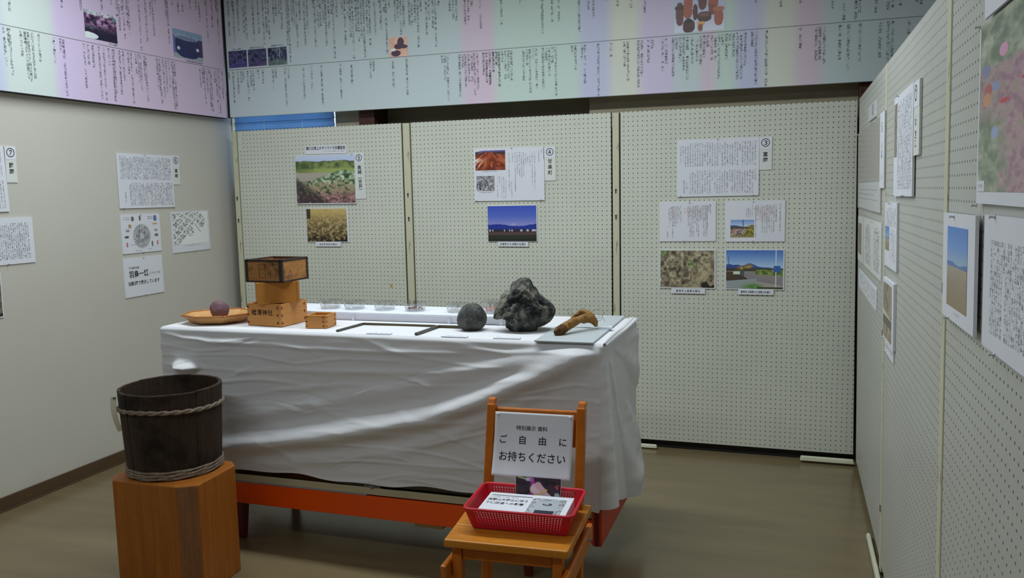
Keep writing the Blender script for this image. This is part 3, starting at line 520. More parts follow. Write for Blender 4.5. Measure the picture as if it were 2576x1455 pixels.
# ------------------------------------------------------------------ sheets and boards pinned to the walls
PIN = MB().lathe([(0.0036, 0), (0.0036, 0.0012), (0.0018, 0.0024), (0.0018, 0.006), (0.003, 0.008), (0.0024, 0.009)], 10, Matrix.Rotation(PI/2, 4, 'X'))
def pins(o, pts):
    first = None
    for x, z in pts:
        if first is None: first = PIN.build('push_pin', M['pin'], o, smooth=True); p = first
        else: p = first.copy(); COL.objects.link(p)
        p.location = (x, 0, z)
def sheet(F, u, z, w, h, ang, name, label, cat, group=None, th=0.005, off=0.0, mat='white', pin=()):
    o = MB().box(-w/2, w/2, 0, th, -h/2, h/2).build(name, M[mat]); o.matrix_world = F(u, z, math.radians(ang), th+off+0.0006)
    tag(o, label, cat, group); pins(o, pin); return o
def body(o, x0, x1, z0, z1, n, w, mat='ink_soft', full=0.75, ragged=0.35, name='printed_text', skip=0.0):
    c = []
    for k in range(n):
        if random.random() < skip: continue
        x = x1-(k+0.5)*(x1-x0)/n; top = z1 if random.random() < 0.7 else z1-0.012
        zb = z0 if random.random() < full else z1-(z1-z0)*(1-ragged*random.random()*2)
        c.append((x, top, zb))
    return columns(o, c, w, M[mat], name)
def number_card(F, u, z, w, h, ang, num, place, label, line=0.95, size=0.026, zt=None):
    o = sheet(F, u, z, w, h, ang, 'number_card', label, 'card', None, 0.004, 0.0, 'card2')
    MB().box(-w/2, w/2, -0.0008, 0, h/2-0.06, h/2).build('number_patch', M['white'], o)
    text(num, 0.050, 0, h/2-0.031, M['black_ink'], o, 'printed_number', 0.004, y=-0.0016)
    text(place, size, 0, (h/2-0.06-h/2)/2-0.0 if zt is None else zt, M['black_ink'], o, 'printed_place_name', 0.012, line=line)
    return o
random.seed(11)
# --- back row, left partition
o = sheet(FB, -2.679, 1.704, 0.283, 0.050, -0.6, 'caption_strip', 'white caption strip in bold print above the photo of the field', 'caption', th=0.003, off=0.0)
text('鏑川丘陵上のサツマイモ収穫直後', 0.0225, 0, 0.008, M['black_ink'], o, 'lettering', 0.010, sx=0.80); rows(o, [(-0.02, 0.125, -0.011)], 0.007, M['ink_soft'])
o = sheet(FB, -2.687, 1.524, 0.411, 0.297, -0.3, 'photo_board', 'large photo board of a leafy field after harvest, beside the number five card', 'photo', off=0.004, pin=((-0.19, -0.146), (0.18, -0.146), (0.19, 0.146)))
photo(o, -0.2035, 0.203, -0.143, 0.147, I_field5, 190, 140)
o = number_card(FB, -2.452, 1.539, 0.070, 0.273, 1.2, '⑤', '高\n崎\n︵\n吉\n井\n︶', 'tall number five card on the left pegboard partition', 1.02, 0.027, -0.02)
o = sheet(FB, -2.688, 1.244, 0.291, 0.206, 0, 'photo_board', 'photo board of tan gravelly soil below the field photo', 'photo', pin=((0, 0.1),))
photo(o, -0.1435, 0.135, -0.099, 0.102, I_soil5, 150, 110)
o = sheet(FB, -2.687, 1.128, 0.177, 0.026, 0, 'caption_strip', 'small white caption strip under the tan gravelly soil photo', 'caption', th=0.003, off=0.005)
text('吉井町多胡の軽石', 0.0125, 0, 0, M['black_ink'], o, bold=0.004, char=1.5)
o = sheet(FB, -3.293, 1.772, 0.019, 0.096, -2, 'name_tape', 'narrow grey name tape at the top left of the left pegboard', 'tape', th=0.0008, mat='peg_tape' if 'peg_tape' in M else 'card2')
columns(o, [(0, 0.045, -0.01)], 0.009, M['ink_soft']); columns(o, [(0, -0.01, -0.045)], 0.012, M['ink'])
o = sheet(FB, -2.272, 0.878, 0.016, 0.021, 12, 'tape_scrap', 'tiny brown scrap of tape low on the left pegboard', 'tape', th=0.0008, mat='blockwood')
# --- back row, middle partition
o = sheet(FB, -1.509, 1.525, 0.420, 0.297, -0.2, 'info_board', 'white text board with a red field photo and a grey stone photo', 'board', off=0.002, pin=((-0.195, -0.145), (0.19, -0.145), (0.02, 0.146)))
photo(o, -0.198, -0.018, 0.025, 0.136, I_red, 110, 70); photo(o, -0.194, -0.085, -0.092, -0.007, I_stone, 80, 60)
columns(o, [(0.195, 0.135, 0.11), (0.180, 0.135, 0.065), (0.155, 0.12, -0.085), (0.140, 0.12, -0.065), (0.128, 0.10, 0.04), (0.114, 0.10, 0.06), (0.102, 0.11, 0.05), (0.090, 0.12, -0.01), (0.078, 0.12, -0.02), (0.066, 0.125, -0.015), (0.053, 0.125, 0.0), (0.040, 0.12, -0.10), (0.025, 0.12, 0.07), (0.018, -0.04, -0.13), (0.004, 0.125, -0.09), (-0.018, -0.02, -0.135), (-0.030, -0.01, -0.135), (-0.043, -0.01, -0.125), (-0.055, -0.01, -0.05), (-0.067, -0.01, -0.135)], 0.0068, M['ink_soft'])
rows(o, [(-0.16, -0.06, 0.018), (-0.18, -0.10, -0.100)], 0.006, M['ink_soft']); MB().box(0.2065, 0.2085, -0.0008, 0, 0.08, 0.146).build('printed_line', M['black_ink'], o)
o = number_card(FB, -1.266, 1.577, 0.064, 0.186, 0.2, '④', '甘\n楽\n町', 'number four card at the right edge of the red field board', 1.2, 0.026, -0.019)
o = sheet(FB, -1.494, 1.247, 0.296, 0.205, 0.1, 'photo_board', 'photo board of a deep blue dusk over distant hills', 'photo', pin=((0, 0.1),)); photo(o, -0.146, 0.144, -0.1005, 0.1005, I_dusk, 150, 110, gain=1.12)
o = sheet(FB, -1.490, 1.130, 0.182, 0.026, -0.3, 'caption_strip', 'small white caption strip under the blue dusk photo', 'caption', th=0.003, off=0.005)
text('甘楽町から浅間山を望む', 0.0135, 0, 0, M['black_ink'], o, bold=0.004, char=1.12)
# --- back row, right partition
o = sheet(FB, -0.362, 1.531, 0.414, 0.297, 0.2, 'info_board', 'large white board of dense text in two tiers, left of number three', 'board', off=0.002, pin=((-0.19, -0.145), (0.18, -0.145), (0.0, 0.146)))
body(o, -0.195, 0.195, 0.008, 0.130, 31, 0.0072, full=0.8); body(o, -0.145, 0.195, -0.134, -0.014, 27, 0.0072, full=0.8); body(o, -0.178, -0.15, -0.134, -0.06, 2, 0.0072, full=0.6)
o = number_card(FB, -0.124, 1.595, 0.064, 0.166, 0, '③', '富\n岡', 'number three card at the right edge of the two tier text board', 1.15, 0.025, -0.020)
o = sheet(FB, -0.514, 1.251, 0.293, 0.210, 0.3, 'info_sheet', 'white sheet of faint grey and red text, left of the sheet with a town photo', 'sheet', pin=((0.01, 0.102), (-0.02, -0.102)))
body(o, 0.0, 0.105, -0.08, 0.085, 12, 0.006, full=0.4, ragged=0.4); body(o, -0.02, 0.10, 0.0, 0.085, 9, 0.006, 'ink_red', 0.4, 0.3); body(o, -0.10, -0.03, -0.03, 0.083, 8, 0.006, full=0.5); body(o, -0.085, -0.04, 0.03, 0.08, 5, 0.005, 'ink_red', 0.5); columns(o, [(0.118, 0.09, 0.04), (0.110, 0.09, 0.055), (0.102, 0.085, -0.03), (-0.105, -0.05, -0.085), (-0.078, 0.03, -0.085)], 0.007, M['ink_soft'])
o = sheet(FB, -0.171, 1.250, 0.296, 0.211, 0.2, 'info_sheet', 'white sheet of faint text with a small town photo at its lower left', 'sheet', pin=((-0.01, 0.102), (-0.01, -0.102)))
photo(o, -0.122, -0.004, -0.083, 0.008, I_town, 90, 70); body(o, -0.045, 0.02, 0.02, 0.083, 7, 0.006, full=0.5); body(o, 0.0, 0.11, 0.0, 0.083, 11, 0.006, 'ink_red', 0.4, 0.3); body(o, 0.02, 0.11, -0.06, 0.083, 8, 0.006, full=0.4); columns(o, [(0.124, 0.09, -0.05), (0.004, 0.08, -0.085)], 0.007, M['ink_soft'])
o = sheet(FB, -0.513, 0.997, 0.293, 0.206, 0.1, 'photo_board', 'photo board of grey brown stony ground with sparse weeds', 'photo', pin=((-0.0, 0.1),)); photo(o, -0.143, 0.140, -0.098, 0.1, I_soil3, 160, 115)
o = sheet(FB, -0.169, 0.998, 0.294, 0.209, 0.1, 'photo_board', 'photo board of a road with blue sky and mountains', 'photo', pin=((0.0, 0.1),)); photo(o, -0.1435, 0.141, -0.1, 0.1015, I_road, 170, 120)
o = sheet(FB, -0.509, 0.880, 0.178, 0.026, 0, 'caption_strip', 'small white caption strip under the stony ground photo', 'caption', th=0.003, off=0.005); text('富岡市上高尾の軽石', 0.0125, 0, 0, M['black_ink'], o, bold=0.004, char=1.32)
o = sheet(FB, -0.162, 0.881, 0.178, 0.027, 0, 'caption_strip', 'small white caption strip under the road photo', 'caption', th=0.003, off=0.005); text('富岡市上高尾から浅間山を望む', 0.0125, 0, 0, M['black_ink'], o, bold=0.004, sx=0.86)
# --- left wall
o = sheet(FL, 2.705, 1.527, 0.420, 0.300, 1.0, 'info_board', 'white text board cut by the left picture edge, under number seven', 'board', off=0.002, pin=((0.15, -0.147),))
body(o, -0.2, 0.195, 0.012, 0.13, 30, 0.0072); body(o, -0.2, 0.195, -0.135, -0.008, 30, 0.0072)
o = number_card(FL, 2.948, 1.597, 0.058, 0.166, -0.6, '⑦', '藤\n岡', 'number seven card at the far left of the left wall', 1.15, 0.025, -0.020)
o = sheet(FL, 2.886, 1.243, 0.297, 0.215, 0, 'info_sheet', 'white sheet of dense grey text below the number seven card', 'sheet', pin=((-0.03, 0.104), (-0.0, -0.104)))
body(o, -0.12, 0.125, -0.085, 0.085, 22, 0.0085, full=0.9)
o = sheet(FL, 2.693, 1.001, 0.297, 0.208, -0.4, 'photo_board', 'brown soil photo board cut by the left picture edge', 'photo'); photo(o, -0.143, 0.143, -0.098, 0.098, I_soil3, 100, 80, gain=0.8)
o = sheet(FL, 3.800, 1.526, 0.423, 0.298, -0.2, 'info_board', 'white board covered in fine grey text beside the number six card', 'board', off=0.002, pin=((-0.185, -0.146), (0.2, -0.146), (-0.01, 0.147)))
body(o, -0.195, -0.10, 0.008, 0.135, 9, 0.0092, full=0.97); body(o, -0.095, 0.12, 0.008, 0.135, 20, 0.0092, full=0.97); body(o, 0.125, 0.195, 0.008, 0.135, 7, 0.0092, full=0.97)
body(o, -0.135, 0.04, -0.135, -0.008, 16, 0.0092, full=0.97); body(o, 0.045, 0.135, -0.135, -0.008, 8, 0.0092, full=0.97); body(o, 0.14, 0.2, -0.135, -0.008, 6, 0.0092, full=0.97); columns(o, [(-0.165, -0.06, -0.12)], 0.008, M['ink_soft'])
o = number_card(FL, 4.043, 1.592, 0.060, 0.168, -0.4, '⑥', '高\n崎', 'number six card at the right of the fine text board', 1.15, 0.025, -0.020)
o = sheet(FL, 3.734, 1.237, 0.293, 0.214, 0, 'chart_sheet', 'white chart sheet with a grey oval dial ringed by small colour pictures', 'sheet', pin=((-0.0, 0.104), (0.0, -0.104)))
b = MB(); n = 40; cx, cz, rx, rz = 0.0, -0.015, 0.066, 0.068
b.v = [(cx+rx*math.cos(2*PI*k/n), -EPS, cz+rz*math.sin(2*PI*k/n)) for k in range(n)]; b.f = [tuple(range(n))]; b.build('dial', plain('dial_grey', (196, 197, 202), 0.6), o)
sp_ = [(cx+math.cos(2*PI*k/24)*rx*0.62, cz+math.sin(2*PI*k/24)*rz*0.62, 2*PI*k/24) for k in range(24)]
b = MB()
for x, z, a in sp_:
    d = Vector((math.cos(a), 0, math.sin(a))); s_ = Vector((-math.sin(a), 0, math.cos(a)))*0.005; p = Vector((cx, -0.001, cz)); A_, B_ = p+d*rx*0.25, p+d*rx*0.95; v = random.randint(0, 300); b.quad([A_-s_, A_+s_, B_+s_, B_-s_], [(0, v), (1, v), (1, v+5), (0, v+5)])
b.build('printed_text', M['ink'], o)['kind'] = 'stuff'
for x, z, w, h, c in ((-0.062, 0.082, 0.022, 0.028, (86, 72, 66)), (-0.008, 0.085, 0.014, 0.03, (70, 62, 60)), (0.108, 0.082, 0.026, 0.034, (70, 84, 150)), (-0.085, 0.042, 0.024, 0.022, (150, 130, 96)), (0.105, 0.05, 0.042, 0.010, (196, 140, 96)), (-0.103, 0.018, 0.03, 0.014, (120, 116, 122)), (0.11, 0.014, 0.026, 0.014, (156, 126, 100)), (-0.113, -0.016, 0.034, 0.014, (70, 70, 78)), (0.112, -0.014, 0.03, 0.016, (86, 72, 74)), (-0.112, -0.058, 0.014, 0.026, (176, 84, 110)), (0.076, -0.062, 0.010, 0.034, (52, 54, 60)), (0.118, -0.058, 0.013, 0.026, (186, 90, 84))):
    photo(o, x-w/2, x+w/2, z-h/2, z+h/2, (lambda X, Y, c=c: lay(np.ones(X.shape+(3,))*232, blob(X, Y, .5, .5, .48, .5, 3)*(0.55+0.6*fbm(X, Y, 4, 4, int(sum(c)))), C(*c))), 14, 14)
rows(o, [(-0.135, -0.075, 0.09), (-0.135, -0.08, 0.08), (0.04, 0.092, 0.09), (0.045, 0.092, 0.08), (-0.09, -0.05, -0.06), (-0.06, -0.01, -0.095), (0.04, 0.07, -0.09)], 0.007, M['ink_soft'])
o = sheet(FL, 4.140, 1.228, 0.330, 0.240, 0.4, 'map_sheet', 'white street plan sheet with grey blocks, nearest the pegboards', 'sheet', pin=((0.0, 0.118), (0.02, -0.118)))
def I_plan(X, Y):
    u = (X*0.74+Y*0.67); v = (-X*0.67+Y*0.74); n = fbm(X, Y, 40, 40, 201); k = ((u*5.2) % 1 > .16)*((v*6.3+.2) % 1 > .14)
    m = k*(((X+Y*.62) < .80)+(blob(X, Y, .80, .28, .13, .22))+blob(X, Y, .48, .60, .10, .16) > 0)*(Y > .02)*1.0
    im = np.ones(X.shape+(3,))*226; im = lay(im, m*sm(n, .35, .6), C(148, 148, 152)); im = lay(im, m*sm(n, .62, .66), C(90, 90, 96)); return lay(im, (np.abs((X-.66)*1.6-(Y-.45)) < .015)*(np.abs(Y-.5) < .14), C(110, 110, 114))
photo(o, -0.155, 0.15, -0.075, 0.115, I_plan, 130, 100); rows(o, [(-0.06, 0.075, -0.083)], 0.008, M['ink_soft'])
o = sheet(FL, 3.731, 0.997, 0.295, 0.214, 0.3, 'notice_sheet', 'white notice with bold black lettering, lowest sheet by the chart', 'sheet', pin=((0.0, 0.104), (0.0, -0.104)))
text('下仁田町出身', 0.0145, -0.075, 0.052, M['black_ink'], o, bold=0.004, sx=0.92)
text('羽鳥一紅', 0.040, -0.040, 0.015, M['black_ink'], o, bold=0.016, sx=0.92); text('については', 0.0165, 0.082, 0.012, M['grey_ink'], o, bold=0.004, sx=1.05)
text('当館2階で展示しています', 0.0245, -0.004, -0.034, M['black_ink'], o, bold=0.012, sx=0.85)
# --- right row
o = sheet(FR, -3.848, 1.494, 1.09, 0.355, 0, 'laminated_panel', 'glossy laminated grey panel in the far corner, reflecting the pegboard', 'panel', th=0.003, mat='gloss', pin=((0.5, -0.17), (-0.5, 0.17), (0.3, 0.172)))
MB().box(-0.45, 0.53, -0.0008, 0, -0.172, -0.06).build('white_patch', M['gloss_white'], o); rows(o, [(-0.4, 0.4, -0.09), (-0.4, 0.3, -0.11), (-0.4, 0.42, -0.13)], 0.006, M['ink_faint'], y=-0.0012)
o = sheet(FR, -3.237, 1.545, 0.150, 0.268, 0, 'title_strip', 'tall narrow title strip at the right edge of the laminated panel', 'caption', th=0.004, off=0.003)
columns(o, [(0.0, 0.10, 0.06), (0.0, 0.03, -0.03), (0.0, -0.05, -0.11)], 0.03, M['ink'])
o = sheet(FR, -3.66, 1.715, 0.30, 0.060, 0, 'number_card', 'small white number card above the laminated panel in the corner', 'card', th=0.006, off=0.0, mat='gloss_white')
text('②', 0.05, 0.05, 0, M['black_ink'], o, 'printed_number', 0.004)
o = sheet(FR, -2.654, 1.538, 0.420, 0.300, 0.5, 'info_board', 'white text board with a brown photo down its left, high on the right row', 'board', th=0.006, off=0.002, pin=((-0.1, 0.148), (0.05, -0.148), (-0.2, -0.146)))
photo(o, -0.2, -0.135, -0.03, 0.13, I_brown, 30, 60); body(o, -0.12, 0.19, -0.13, 0.13, 20, 0.010, 'ink_faint', full=0.9)
o = sheet(FR, -2.405, 1.592, 0.122, 0.190, 0, 'number_card', 'white and ivory title card at the right edge of that brown photo board', 'card', th=0.006, mat='card2')
o['label'] = 'tall ivory title card beside the text board with the brown photo'
MB().box(-0.061, 0.061, -0.0008, 0, 0.028, 0.095).build('number_patch', M['white'], o); text('①', 0.05, 0, 0.062, M['black_ink'], o, 'printed_number', 0.004, y=-0.0016); columns(o, [(0, 0.01, -0.02), (0, -0.03, -0.075)], 0.026, M['ink'])
o = sheet(FR, -3.808, 1.175, 1.09, 0.211, 0.4, 'info_sheet', 'wide folded cream sheet of text columns below the laminated panel', 'sheet', th=0.003, mat='card2', pin=((0.2, 0.1),))
photo(o, -0.52, -0.33, -0.07, 0.075, I_brown, 30, 40); body(o, -0.12, 0.12, -0.085, 0.085, 14, 0.014, 'ink_faint', full=0.9); body(o, 0.26, 0.48, -0.085, 0.085, 12, 0.014, 'ink_faint', full=0.9); MB().box(-0.222, -0.216, -0.0008, 0, -0.105, 0.105).build('fold_line', M['line'], o)
o = sheet(FR, -2.945, 1.258, 0.330, 0.213, 0.8, 'info_board', 'white text board with a small blue sky photo at its lower left', 'board', th=0.006, pin=((-0.1, -0.104), (0, 0.104)))
photo(o, -0.15, -0.04, -0.052, 0.028, I_plain, 40, 50); body(o, -0.13, 0.14, 0.03, 0.09, 16, 0.009, 'ink_faint', full=0.9); body(o, -0.02, 0.14, -0.08, 0.02, 9, 0.009, 'ink_faint', full=0.8)
o = sheet(FR, -3.837, 0.986, 0.845, 0.086, 0, 'map_sheet', 'low white strip with a pale drawing, beneath the folded cream sheet', 'sheet', th=0.004); photo(o, -0.3, 0.36, -0.03, 0.03, (lambda X, Y: grad(fbm(X, Y, 20, 6, 221), [(.3, (186, 188, 196)), (.7, (226, 228, 232))])), 60, 24)
o = sheet(FR, -2.969, 1.003, 0.305, 0.212, 1.0, 'photo_board', 'white bordered photo board of timber, low on the second right partition', 'photo', th=0.008, pin=((-0.1, -0.10),)); photo(o, -0.14, 0.105, -0.094, 0.092, I_wood2, 60, 60)
o = sheet(FR, -2.962, 0.876, 0.245, 0.046, 1.0, 'caption_strip', 'small white caption strip under the timber photo on the right row', 'caption', th=0.004, pin=((-0.1, -0.02),)); rows(o, [(-0.1, 0.1, 0.004)], 0.014, M['ink_faint'])
o = sheet(FR, -1.765, 1.258, 0.312, 0.211, 0.6, 'photo_board', 'white bordered photo board of blue sky over bare ground', 'photo', th=0.006, off=0.006, pin=((-0.04, 0.1), (-0.08, -0.104))); photo(o, -0.105, 0.095, -0.078, 0.080, I_plain, 120, 100, gain=1.3); rows(o, [(-0.03, 0.03, -0.088)], 0.004, M['ink_faint'])
o = sheet(FR, -1.384, 1.263, 0.310, 0.215, 0.4, 'info_sheet', 'white sheet of faint grey text at the right picture edge', 'sheet', th=0.008, off=0.004, pin=((-0.08, 0.106), (-0.06, -0.108)))
body(o, -0.105, 0.14, -0.08, 0.07, 18, 0.0095, 'ink_faint', full=0.85)
o = sheet(FR, -1.33, 1.535, 0.60, 0.297, 0, 'map_board', 'pink and green aerial map board at the upper right', 'map', th=0.004, off=0.004, pin=((-0.295, -0.152), (-0.30, 0.15)))
photo(o, -0.29, 0.29, -0.128, 0.148, I_map, 220, 150, gain=1.25); MB().box(-0.288, -0.235, -0.0012, -0.0004, -0.128, -0.11).build('legend_patch', M['white'], o); rows(o, [(-0.28, -0.245, -0.119)], 0.006, M['ink_faint'], y=-0.0016)
o = sheet(FR, -1.36, 1.775, 0.46, 0.170, 0, 'info_sheet', 'white sheet above the pink and green map, cut by the top edge', 'sheet', th=0.004, off=0.006)
columns(o, [(-0.20, 0.07, -0.06), (-0.17, 0.07, -0.06), (-0.14, 0.07, -0.04)], 0.012, M['ink_faint'])
# ------------------------------------------------------------------ display case, cloth and what lies on it
ZT = 0.895
dc = thing('display_case', 'orange framed glass display case on tapered legs under the white cloth', 'display case', (-1.53, 3.06, 0))
def L(b, name, mat, parent=dc, bevel=0.003, **k): return b.build(name, M[mat], parent, bevel, **k)
hx = 0.882; fy, ry = -0.285, 0.285
L(MB().box(-hx, hx, fy, fy+0.03, 0.164, 0.254), 'front_rail', 'orange'); L(MB().box(-hx, hx, ry-0.03, ry, 0.164, 0.254), 'back_rail', 'orange')
L(MB().box(-hx, hx, fy+0.03, ry-0.03, 0.215, 0.245), 'case_floor', 'inner')
L(MB().box(-hx, hx, fy+0.0005, fy+0.005, 0.2595, 0.289), 'door_frame', 'inner'); L(MB().box(-hx, -0.02, fy-0.001, fy+0.014, 0.2545, 0.259), 'sliding_track', 'alu')
for s in (-1, 1):
    e = MB(); x0, x1 = sorted((s*hx, s*(hx+0.036)))
    e.box(x0, x1, fy-0.012, ry+0.02, 0.162, 0.30); e.box(x0, x1, fy-0.006, fy+0.02, 0.30, 0.87); e.box(x0, x1, ry-0.045, ry+0.012, 0.30, 0.87); e.box(x0, x1, fy+0.02, ry-0.045, 0.80, 0.87)
    ep = L(e, 'end_panel', 'orange_red', bevel=0.005); xx = (x0+x1)/2
    L(MB().box(xx-0.006, xx+0.006, fy+0.02, ry-0.045, 0.30, 0.80), 'end_inset', 'maroon', ep)
    L(MB().box(x0+0.011, x1-0.011, fy-0.015, fy-0.0115, 0.164, 0.30), 'groove', 'maroon', ep, 0)
    for y in (fy+0.03, ry-0.15):
        L(MB().hexa([(s*0.63-0.014, y-0.010, 0), (s*0.63+0.014, y-0.010, 0), (s*0.63+0.014, y+0.014, 0), (s*0.63-0.014, y+0.014, 0)], [(s*0.63-0.024, y-0.02, 0.166), (s*0.63+0.024, y-0.02, 0.166), (s*0.63+0.024, y+0.026, 0.166), (s*0.63-0.024, y+0.026, 0.166)]), 'leg', 'maroon')
L(MB().box(-hx, hx, fy+0.002, ry-0.002, 0.852, 0.868), 'case_top', 'inner'); L(MB().box(-hx, hx, ry-0.012, ry-0.004, 0.255, 0.85), 'back_panel', 'inner')
L(MB().box(-hx, 0.02, fy+0.006, fy+0.010, 0.262, 0.85), 'glass_door', 'glass', bevel=0); L(MB().box(-0.02, hx, fy+0.014, fy+0.018, 0.262, 0.85), 'glass_door', 'glass', bevel=0)
lk = MB(); lk.lathe([(0.012, 0), (0.012, 0.01), (0.008, 0.012)], 16, Matrix.Translation((0.005, fy+0.006, 0.299)) @ Matrix.Rotation(PI/2, 4, 'X')); lk.box(-0.03, 0.04, fy-0.001, fy+0.006, 0.291, 0.308); L(lk, 'door_lock', 'steel', bevel=0)
L(MB().box(0.165, 0.285, fy+0.035, fy+0.075, 0.135, 0.2145), 'support_block', 'blockwood')

# cloth: a flat top and one sheet running round the left, front, right and a little of the back
RID = [([(-2.5, 0.37), (-2.208, 0.408), (-1.937, 0.451), (-1.698, 0.494), (-1.47, 0.545), (-1.236, 0.6), (-1.091, 0.66), (-0.936, 0.728), (-0.786, 0.797), (-0.642, 0.862)], 0.046, 0.046),
 ([(-2.5, 0.46), (-2.2, 0.513), (-1.93, 0.574), (-1.691, 0.628), (-1.397, 0.693), (-1.151, 0.756), (-0.919, 0.819), (-0.67, 0.880)], 0.014, 0.036),
 ([(-2.134, 0.330), (-1.757, 0.385), (-1.406, 0.446), (-1.158, 0.535), (-1.015, 0.613), (-0.80, 0.72)], 0.010, 0.030),
 ([(-2.499, 0.776), (-2.044, 0.794), (-1.834, 0.768), (-1.626, 0.798), (-1.402, 0.799)], 0.0036, 0.006),
 ([(-2.471, 0.870), (-2.36, 0.851), (-2.136, 0.841), (-1.859, 0.833), (-1.56, 0.83), (-1.1, 0.842)], 0.005, 0.009),
 ([(-1.7, 0.46), (-1.328, 0.458), (-1.199, 0.444), (-1.049, 0.413), (-0.9, 0.37)], 0.0035, 0.006), ([(-1.6, 0.395), (-1.408, 0.401), (-1.243, 0.405), (-1.049, 0.408), (-0.9, 0.40)], 0.003, 0.005),
 ([(-1.301, 0.474), (-1.197, 0.507), (-1.046, 0.546), (-0.95, 0.60)], 0.004, 0.007), ([(-1.765, 0.373), (-1.58, 0.398), (-1.408, 0.409)], 0.003, 0.005), ([(-0.9, 0.70), (-0.802, 0.724), (-0.7, 0.747), (-0.629, 0.741)], 0.003, 0.005),
 ([(-2.486, 0.690), (-2.366, 0.671), (-2.188, 0.677), (-2.0, 0.70), (-1.8, 0.69)], 0.006, 0.011), ([(-2.4, 0.60), (-2.1, 0.625), (-1.9, 0.66), (-1.6, 0.70)], 0.005, 0.012), ([(-2.5, 0.735), (-2.1, 0.725), (-1.75, 0.745), (-1.3, 0.76), (-0.95, 0.80)], 0.005, 0.012),
 ([(-2.48, 0.825), (-2.3, 0.80), (-2.1, 0.815)], 0.004, 0.006), ([(-1.2, 0.86), (-0.95, 0.852), (-0.68, 0.875)], 0.004, 0.008), ([(-1.35, 0.71), (-1.1, 0.72), (-0.9, 0.765)], 0.003, 0.007)]
_r = random.Random(21); CRS = []
for _ in range(60):
    x_, z_ = _r.uniform(-2.45, -0.62), _r.uniform(0.32, 0.86); a_ = _r.uniform(-0.30, 0.45); CRS.append((x_, z_, math.cos(a_), math.sin(a_), _r.uniform(0.05, 0.20), _r.uniform(0.003, 0.006), _r.uniform(0.0012, 0.0030)*_r.choice((1, 1, -1))))
def front_disp(x, z):
    d = 0
    for cx_, cz_, ca, sa_, hl, w_, am in CRS:
        u = (x-cx_)*ca+(z-cz_)*sa_
        if abs(u) < hl:
            v = (z-cz_)*ca-(x-cx_)*sa_+0.10*u*u/hl
            if abs(v) < 3*w_: d += am*(1-(u/hl)**2)*math.exp(-(v/w_)**2)
    for pts, a, s in RID:
        if x < pts[0][0]-0.05 or x > pts[-1][0]+0.05: continue
        zc = np.interp(x, [p[0] for p in pts], [p[1] for p in pts]); e = min(1, (x-pts[0][0]+0.05)/0.15, (pts[-1][0]+0.05-x)/0.12)
        d += a*max(0, e)*math.exp(-((z-zc)/s)**2)
    q_ = noise.noise(Vector((x*2.2-z*1.5, z*9+x*1.2, 7.7)))
    d += 0.0030*noise.noise(Vector((x*3.0-z*1.2, z*24, 3.1)))+0.0013*noise.noise(Vector((x*9-z*3, z*60, 9.3)))+0.0030*(1-min(1, abs(q_)*6))+0.005*noise.noise(Vector((x*1.6, z*7, 5.5)))
    t = math.exp(-((x+2.355)/0.058)**4)
    if z > 0.728: d += 0.045*t*math.exp(-((z-0.728)/0.030)**1.5)
    else: d += 0.045*t*max(0, 1-(0.728-z)/0.004)
    return d
X0, X1, Y0, Y1 = -2.487, -0.594, 2.763, 3.375
path = []   # x, y, nx, ny, tag, s
def seg(p, q, n, nrm, kind):
    for k in range(n): f = k/n; path.append((p[0]+(q[0]-p[0])*f, p[1]+(q[1]-p[1])*f, nrm[0], nrm[1], kind))
def arc(cx, cy, r, a0, a1, n, kind):
    for k in range(n):
        a = a0+(a1-a0)*k/n; path.append((cx+r*math.cos(a), cy+r*math.sin(a), math.cos(a), math.sin(a), kind))
rc = 0.014
seg((X0, Y1), (X0, Y0+rc), 40, (-1, 0), 'L'); arc(X0+rc, Y0+rc, rc, PI, 1.5*PI, 6, 'F'); seg((X0+rc, Y0), (X1-rc, Y0), 300, (0, -1), 'F'); arc(X1-rc, Y0+rc, rc, 1.5*PI, 2*PI, 12, 'R'); seg((X1, Y0+rc), (X1, Y1-rc), 80, (1, 0), 'R'); arc(X1-rc, Y1-rc, rc, 0, 0.5*PI, 8, 'R'); seg((X1-rc, Y1), (-2.3, Y1), 40, (0, 1), 'B')
NR = 130
V, Fc = [], []
s_acc = 0; prev = None; arcl = []
for p in path:
    if prev: s_acc += math.hypot(p[0]-prev[0], p[1]-prev[1])
    arcl.append(s_acc); prev = p
sc_ = [a for a, p in zip(arcl, path) if p[4] == 'R'][6]
